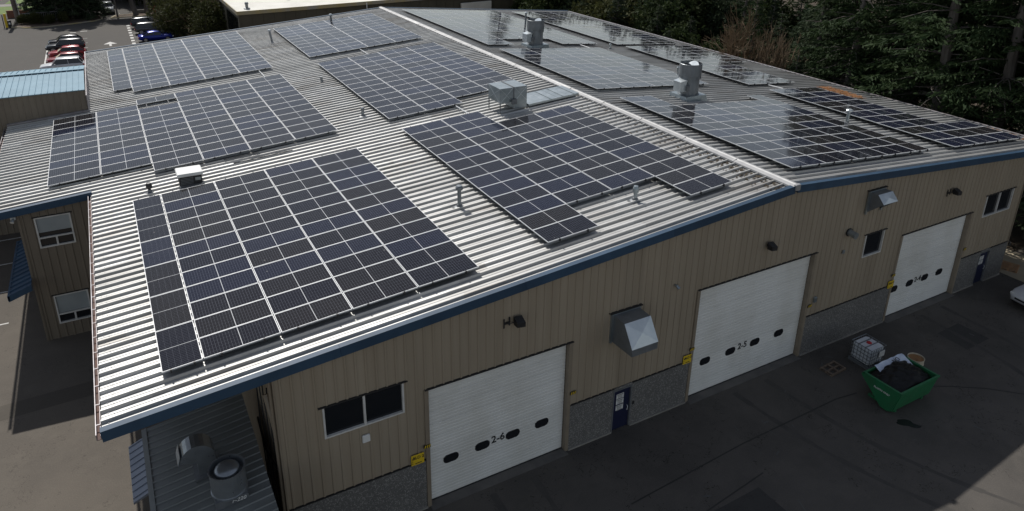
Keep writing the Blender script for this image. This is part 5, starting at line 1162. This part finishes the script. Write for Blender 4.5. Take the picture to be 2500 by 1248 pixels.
def conifer_meshes(seed, H, z0, Lmax, nwhorl, nbr, mat, dens=1.0, bare=True):
    rng = np.random.RandomState(seed); P = []; D = []; Ls = []; Ws = []
    tr = MB(); tp = [(0.12*math.sin(k*1.1+seed), 0.12*math.cos(k*0.9+seed), H*k/10) for k in range(11)]; tr.tube(tp, [0.34*(1-k/10)**0.8*(H/20)**0.7+0.03 for k in range(11)], 9)
    for wv in range(nwhorl):
        t = (wv+rng.rand()*0.8)/nwhorl; z = z0+(H-z0)*t; Lr = Lmax*(1-t)**0.75*(0.75+0.45*rng.rand())+0.25
        for k in range(nbr):
            if rng.rand() < 0.13: continue
            az = rng.rand()*2*math.pi; L = Lr*(0.65+0.6*rng.rand()); rise = 0.25-0.55*(1-t)*rng.rand(); n = max(5, int(L*22*dens))
            u = np.sqrt(rng.rand(n))*0.95+0.05; droop = -0.22*(u*L)**1.35*0.35
            bx = np.cos(az)*u*L; by = np.sin(az)*u*L; bz = z+rise*u*L+droop
            side = rng.normal(size=n)*0.16*(0.5+u)*L*0.55; px_ = bx-np.sin(az)*side; py_ = by+np.cos(az)*side; pz = bz-np.abs(side)*0.22-rng.rand(n)*0.18
            P.append(np.stack([px_, py_, pz], 1)); sd = np.sign(side)*0.8
            d = np.stack([np.cos(az)*0.75-np.sin(az)*sd, np.sin(az)*0.75+np.cos(az)*sd, -0.25-0.35*rng.rand(n)], 1)+rng.normal(size=(n, 3))*0.22; d /= np.linalg.norm(d, axis=1, keepdims=True); D.append(d)
            Ls.append(0.24+0.28*rng.rand(n)); Ws.append(0.06+0.08*rng.rand(n))
            if wv % 3 == 0: tr.tube([(0, 0, z), (math.cos(az)*L*0.5, math.sin(az)*L*0.5, z+rise*L*0.5-0.05), (math.cos(az)*L*0.9, math.sin(az)*L*0.9, z+rise*L*0.9-0.22*(0.9*L)**1.35*0.35)], [0.045, 0.028, 0.01], 4, cap=False)
    if bare:
        for k in range(26):
            z = 2.5+rng.rand()*(z0+2.5-2.5); az = rng.rand()*6.28; L = 1.2+2.6*rng.rand(); bend = rng.normal()*0.5
            tr.tube([(0, 0, z), (math.cos(az)*L*0.5, math.sin(az)*L*0.5, z-0.12), (math.cos(az+bend*0.4)*L, math.sin(az+bend*0.4)*L, z-0.5*rng.rand()-0.1)], [0.035, 0.022, 0.008], 4, cap=False)
    v, f = leaf_quads(np.concatenate(P), np.concatenate(D), np.concatenate(Ls), np.concatenate(Ws), rng)
    return tr.mesh('trunk_%d' % seed, [MT['bark']]), np_mesh('crown_%d' % seed, [(v, f)], [mat])
def blob_crown(seed, lobes, nleaf, size, mat, twigs=0, trunk_h=2.0, tr_r=0.16, shell=0.45):
    """broad-leaved crown: leaves scattered in the outer shell of several uneven lobes"""
    rng = np.random.RandomState(seed); P = []; D = []
    tot = sum(l[3]*l[4]*l[3] for l in lobes)
    for (cx, cy, cz, r, rzv) in lobes:
        n = int(nleaf*r*rzv*r/tot); d = rng.normal(size=(n, 3)); d /= np.linalg.norm(d, axis=1, keepdims=True)
        wob = 1+0.22*np.sin(d[:, 0]*5+cx)*np.sin(d[:, 1]*6+cy)+0.16*np.sin(d[:, 2]*9+cz*2+d[:, 0]*7)
        rr = (1-shell*rng.rand(n)**1.6)*wob
        P.append(np.stack([cx+d[:, 0]*r*rr, cy+d[:, 1]*r*rr, cz+d[:, 2]*rzv*rr], 1)); dd = d*0.5+rng.normal(size=(n, 3))*0.7+np.array([0, 0, -0.15]); D.append(dd/np.linalg.norm(dd, axis=1, keepdims=True))
    P = np.concatenate(P); D = np.concatenate(D); keep = P[:, 2] > 0.05; P = P[keep]; D = D[keep]; n = len(P)
    v, f = leaf_quads(P, D, size*(0.7+0.7*rng.rand(n)), size*(0.35+0.3*rng.rand(n)), rng)
    tr = MB(); tr.tube([(0, 0, 0), (0.05, 0.03, trunk_h*0.6), (0.02, -0.04, trunk_h)], [tr_r, tr_r*0.85, tr_r*0.7], 8)
    for (cx, cy, cz, r, rzv) in lobes:
        tr.tube([(0, 0, trunk_h*0.8), (cx*0.5, cy*0.5, (trunk_h+cz)*0.5), (cx, cy, cz+rzv*0.5)], [tr_r*0.6, tr_r*0.35, 0.02], 5, cap=False)
    for k in range(twigs):
        l = lobes[rng.randint(len(lobes))]; d = rng.normal(size=3); d /= np.linalg.norm(d); q = Vector((l[0]+d[0]*l[3]*1.05, l[1]+d[1]*l[3]*1.05, max(0.3, l[2]+d[2]*l[4]*1.05))); b0 = Vector((l[0]*0.4, l[1]*0.4, max(0.3, l[2]*0.55))); mid = (b0+q)/2+Vector(rng.normal(size=3)*0.25)
        tr.tube([b0, mid, q], [0.035, 0.024, 0.008], 4, cap=False)
    return tr.mesh('trunk_b%d' % seed, [MT['bark']]), np_mesh('crown_b%d' % seed, [(v, f)], [mat])
def bare_tree_mesh(seed, H, spread, depth=5, r0=0.14):
    rng = np.random.RandomState(seed); tr = MB()
    def grow(p, d, L, r, k):
        q = p+d*L; m_ = (p+q)/2+Vector(rng.normal(size=3)*0.05*L); tr.tube([p, m_, q], [r, r*0.85, r*0.7], 5 if k > 2 else 3, cap=False)
        if k == 0: return
        for j in range(3 if k > 1 else 4):
            dd = (d+Vector(rng.normal(size=3)*spread)+Vector((0, 0, 0.18))).normalized(); grow(p+(q-p)*(0.55+0.45*rng.rand()), dd, L*(0.62+0.2*rng.rand()), r*0.58, k-1)
    for s in range(3): grow(Vector((rng.normal()*0.1, rng.normal()*0.1, 0)), Vector((rng.normal()*0.15, rng.normal()*0.15, 1)).normalized(), H*0.34, r0, depth)
    return tr.mesh('branches_%d' % seed, [MT['twig']])
def tree(name, label, cat, meshes, x, y, sc=1.0, rz=0.0, group=None, z=0.0, scz=None):
    e = thing(name, label, cat, (x, y, z), rz, group, True); e.scale = (sc, sc, scz or sc)
    for nm, me in zip(('trunk', 'crown'), meshes): link(nm, me, e)
    return e
CON = [conifer_meshes(11, 21, 4.6, 3.8, 44, 7, MT['conifer'], 1.0), conifer_meshes(12, 24, 6.0, 4.2, 48, 7, MT['conifer'], 1.0), conifer_meshes(13, 17, 2.2, 3.4, 40, 8, MT['conifer2'], 1.1, False), conifer_meshes(14, 12, 0.8, 2.9, 34, 9, MT['conifer2'], 1.3, False)]
LAU = [blob_crown(21, [(0, 0, 3.2, 1.9, 2.6), (1.2, 0.4, 2.2, 1.4, 1.8), (-1.1, -0.5, 2.4, 1.5, 2.0), (0.2, -1.2, 1.9, 1.3, 1.7), (0.3, 0.6, 4.6, 1.2, 1.6)], 11000, 0.30, MT['laurel'], 8), blob_crown(22, [(0, 0, 2.0, 1.7, 1.7), (1.3, -0.3, 1.5, 1.2, 1.4), (-1.2, 0.5, 1.6, 1.3, 1.4), (0, -0.9, 2.6, 1.1, 1.2)], 8000, 0.26, MT['yellowleaf'], 10, 1.2, 0.10)]
GC = 'conifers along the wooded side of the warehouse'; GH = 'evergreen shrubs along the wooded side'
trunkspots = [(25.6, 9.5), (26.0, 5.0), (24.8, 2.3), (25.4, -1.3)]
labs = ['conifer with a bare grey lower trunk behind the orange needle drift', 'slim conifer trunk standing between the needle drift and the pale-trunked conifer', 'conifer with the palest thick trunk and dead branches beside the eave', 'conifer with a dark trunk at the end of the row by the far roof corner']
for k, (x_, y_) in enumerate(trunkspots): tree('conifer_tree', labs[k], 'conifer', CON[k % 2], x_, y_, (1.05, 0.95, 1.2, 1.05)[k], k*1.9, GC)
rr = random.Random(5)
wood = 0
for k in range(34):
    row = k % 3; x_ = (29.5, 34.5, 40.5)[row]+rr.uniform(-1.6, 1.6); y_ = -16+(k//3)*5.6+rr.uniform(-1.6, 1.6)+row*1.5
    m_ = CON[(0, 1, 2, 1)[rr.randint(0, 3)]]; tree('conifer_tree', 'dark conifer deep in the wood beyond the warehouse eave', 'conifer', m_, x_, y_, rr.uniform(0.85, 1.15)*(1.0 if y_ < 14 else 0.50), rr.uniform(0, 6.28), 'conifers deep in the wood'); wood += 1
for k, (x_, y_, s_, i_) in enumerate([(23.4, 12.6, 0.55, 3), (26.6, 13.4, 0.75, 2), (27.4, 18.0, 0.5, 2), (24.2, 24.4, 0.42, 3), (23.6, 27.6, 0.5, 3), (25.5, 31.5, 0.62, 3), (24.5, 36.8, 0.5, 2), (27.5, 40, 0.5, 2), (23.5, 8.0, 0.42, 3), (24.0, -5.5, 0.9, 2), (27.0, -6.0, 1.0, 0), (26.5, 45.5, 0.45, 2), (31, 47, 0.45, 2), (35.5, 52, 0.5, 2), (30, 55, 0.5, 2), (40, 57, 0.45, 2), (33.5, 62, 0.5, 2), (31, 41, 0.5, 2), (36, 46, 0.5, 2), (38.5, 64, 0.5, 2), (43, 61, 0.45, 2), (34, 67.5, 0.5, 2), (45, 50, 0.5, 2), (38, 53, 0.45, 2)]):
    far = x_ > 27.6; tree('young_conifer', ('low conifer in the thicket well behind the wooded eave' if far and s_ < 0.65 else 'low young conifer pressed against the wooded eave' if s_ < 0.65 else 'mid-sized bushy conifer standing beside the wooded eave'), 'conifer', CON[i_], x_, y_, s_*1.15, k*2.3, 'low conifers in the thicket' if far and s_ < 0.65 else 'young conifers beside the eave' if s_ < 0.65 else 'bushy conifers beside the eave')
for k, (x_, y_, s_) in enumerate([(26.0, 24.0, 1.0), (23.2, 22.6, 0.7), (25.5, 28.4, 1.15), (23.2, 33.6, 0.85), (22.8, 38.4, 0.9), (22.5, 42.5, 1.0)]): tree('evergreen_shrub', 'dense rounded evergreen shrub crowding the wooded eave', 'shrub', LAU[0], x_, y_, s_, k*1.3, GH)
LAU.append(blob_crown(23, [(0, 0, 2.9, 1.8, 2.3), (1.1, 0.9, 3.6, 1.2, 1.5), (-1.2, 0.3, 2.2, 1.5, 1.9), (0.3, -1.3, 2.4, 1.3, 1.6), (-0.3, 0.2, 4.9, 1.0, 1.3)], 10000, 0.27, MT['conifer2'], 8))
rq = random.Random(12)
THL = ['dark glossy evergreen in the thicket behind the eave shrubs', 'olive leafy bush in the thicket behind the eave shrubs', 'grey-green bush in the thicket behind the eave shrubs']
for k in range(44):
    x_ = rq.uniform(26.5, 46); y_ = rq.uniform(17, 76)
    if y_ > 58 and x_ < 29: x_ += 4
    tree('thicket_bush', THL[k % 3], 'shrub', LAU[(0, 1, 2)[k % 3]], x_, y_, rq.uniform(1.25, 1.75)*(1.5 if k % 3 == 1 else 1.0), rq.uniform(0, 6.28), THL[k % 3].split(' in ')[0]+' clump')
bt = bare_tree_mesh(31, 6.5, 0.42); e = thing('bare_tree', 'bare many-branched tree above the russet shrub at the wooded eave', 'tree', (23.7, 18.6, 0), 0.3, None, True); e.scale = (1.3, 1.3, 1.65); link('branches', bt, e)
bt2 = bare_tree_mesh(33, 6.0, 0.45, 4, 0.10); e = thing('bare_tree', 'thin bare tree with tan twigs next to the tall conifers', 'tree', (23.8, 15.2, 0), 1.3, None, True); e.scale = (1.2, 1.2, 1.75); link('branches', bt2, e)
rus = blob_crown(25, [(0, 0, 1.6, 1.5, 1.5), (1.1, 0.5, 1.3, 1.0, 1.1), (-1.0, 0.2, 1.2, 1.1, 1.1)], 4200, 0.22, MT['russet'], 24, 1.0, 0.08, 0.8); tree('russet_shrub', 'russet half-bare shrub below the bare tree at the eave', 'shrub', rus, 22.9, 17.7, 1.9, 0.4)
# far trees that close the view and are mirrored by the rear arrays
for k, (x_, y_, s_, i_) in enumerate([(31, 73, 0.9, 1), (34, 82, 1.0, 0), (29.5, 92, 0.8, 2), (45, 70, 1.0, 1), (50, 80, 1.0, 0), (44, 90, 0.9, 2), (24, 101, 0.9, 1), (12, 104, 0.75, 2), (17, 112, 0.85, 1), (57, 66, 1.0, 1), (62, 84, 1.0, 0), (54, 96, 1.0, 1), (40, 104, 0.9, 2), (66, 60, 1.0, 1), (48, 52, 1.0, 0), (56, 44, 1.05, 1), (50, 34, 1.0, 0), (48, 20, 1.0, 1), (49, 6, 1.0, 0), (50, -8, 1.0, 1)]): tree('conifer_tree', 'far conifer rising beyond the rear building and the wood', 'conifer', CON[i_], x_, y_, s_*(0.40 if k not in (0, 6) else 0.85), k*1.7, 'far conifers')
for k, (x_, y_, s_) in enumerate([(28.5, 66.5, 1.2), (29.6, 70.5, 1.3), (28.3, 61.2, 1.1), (31.5, 76.5, 1.3)]): tree('evergreen_shrub', 'leafy evergreen beside the far end of the olive rear building', 'shrub', LAU[0], x_, y_, s_, k*1.1, 'evergreens at the end of the rear building')
# top-left: dark hedge trees, island trees, bare shrub by the rear building
for k, (x_, y_, s_, i_) in enumerate([(-30.3, 101.5, 0.85, 3), (-28.2, 100.8, 1.0, 3), (-26.2, 100.2, 1.0, 3), (-24.5, 100.4, 0.95, 3), (-29.4, 104.5, 1.0, 3), (-26.8, 104.2, 1.05, 3), (-24.6, 103.6, 1.0, 3)]): tree('hedge_conifer', 'dense dark conifer in the clump behind the picket fence', 'conifer', CON[i_], x_, y_, s_, k*1.6, 'hedge conifers behind the picket fence')
for k, (x_, y_, lab) in enumerate([(-18.45, 99.6, 'shade tree with a thick leaning trunk in the kerbed bed'), (-16.4, 100.6, 'shade tree with a straight trunk next to the concrete barrier'), (-20.5, 99.0, 'slender shade tree at the tip of the kerbed bed')]):
    tr = MB(); tr.tube([(0.5 if k == 0 else 0, 0, 0), (0.1, 0, 2.0), (-0.35 if k == 0 else 0.05, 0.1, 5.2)], [0.42, 0.34, 0.26] if k < 2 else [0.2, 0.17, 0.12], 9); tme = tr.mesh('trunk_s%d' % k, [MT['bark']])
    cr = blob_crown(40+k, [(0, 0, 6.6, 2.6, 1.9), (1.9, 0.6, 6.2, 1.7, 1.4), (-1.8, -0.4, 6.0, 1.8, 1.3), (0.2, -1.6, 5.6, 1.6, 1.2)], 7000, 0.34, MT['laurel'], 6)[1]
    tree('shade_tree', lab, 'tree', (tme, cr), x_, y_, 0.95 if k < 2 else 0.7, k)
bush = blob_crown(51, [(0, 0, 2.3, 2.0, 2.2), (1.6, 0.5, 2.0, 1.5, 1.9), (-1.3, -1.0, 1.8, 1.5, 1.7), (0.4, 1.6, 2.6, 1.6, 2.0), (0.3, 0, 3.8, 1.4, 1.5)], 8500, 0.26, MT['yellowleaf'], 70, 1.4, 0.12, 0.6)
for k, (x_, y_, s_, lab) in enumerate([(-13.6, 81.0, 1.15, 'twiggy olive shrub closest to the blue sedan'), (-11.8, 77.2, 1.2, 'twiggy olive shrub rising behind the rear roof edge'), (-12.9, 87.0, 1.3, 'twiggy olive shrub between the black car and the rear building'), (-10.9, 72.0, 1.15, 'twiggy olive shrub against the windowed side of the rear building'), (-11.2, 90.5, 1.35, 'tall twiggy shrub farthest back beside the rear building')]): tree('twiggy_shrub', lab, 'shrub', bush, x_, y_, s_, k*1.4, 'twiggy shrubs beside the rear building')
bt3 = bare_tree_mesh(35, 7.0, 0.36, 4, 0.12); e = thing('bare_tree', 'bare upright tree among the twiggy shrubs by the rear building', 'tree', (-11.3, 74.4, 0), 0.0, None, True); e.scale = (1.2, 1.2, 1.3); link('branches', bt3, e)
for k, (x_, y_, lab) in enumerate([(-13.9, 79.6, 'bare arching branches of a shrub right behind the blue sedan'), (-12.6, 76.0, 'bare arching shrub between the twiggy shrubs at the rear roof edge')]):
    e = thing('bare_shrub', lab, 'shrub', (x_, y_, 0), k*2.0, None, True); e.scale = (1.5, 1.5, 0.85); link('branches', bare_tree_mesh(36+k, 5.5, 0.62, 4, 0.07), e)
for k, (x_, y_, s_) in enumerate([(-30.8, 97.0, 0.42), (-29.0, 96.6, 0.34), (-27.4, 97.2, 0.38), (-32.2, 97.6, 0.35)]): tree('low_shrub', 'low leafy shrub in the kerbed bed before the picket fence', 'shrub', LAU[1], x_, y_, s_, k*1.2, 'low shrubs before the picket fence', 0.1)
for k, (x_, y_) in enumerate([(-14.6, 110.5), (-18.5, 117), (-23, 121), (-13, 120), (-27.5, 118)]): tree('shade_tree', 'dark crowned tree beyond the parking lot entrance', 'tree', LAU[0], x_, y_, 1.7, k*1.1, 'dark trees beyond the parking lot')

for o in bpy.data.objects:
    if '_o' in o: del o['_o']
print('panels', NPAN, 'objects', len(bpy.data.objects), 'tris approx', sum(len(m_.polygons) for m_ in bpy.data.meshes)*2)
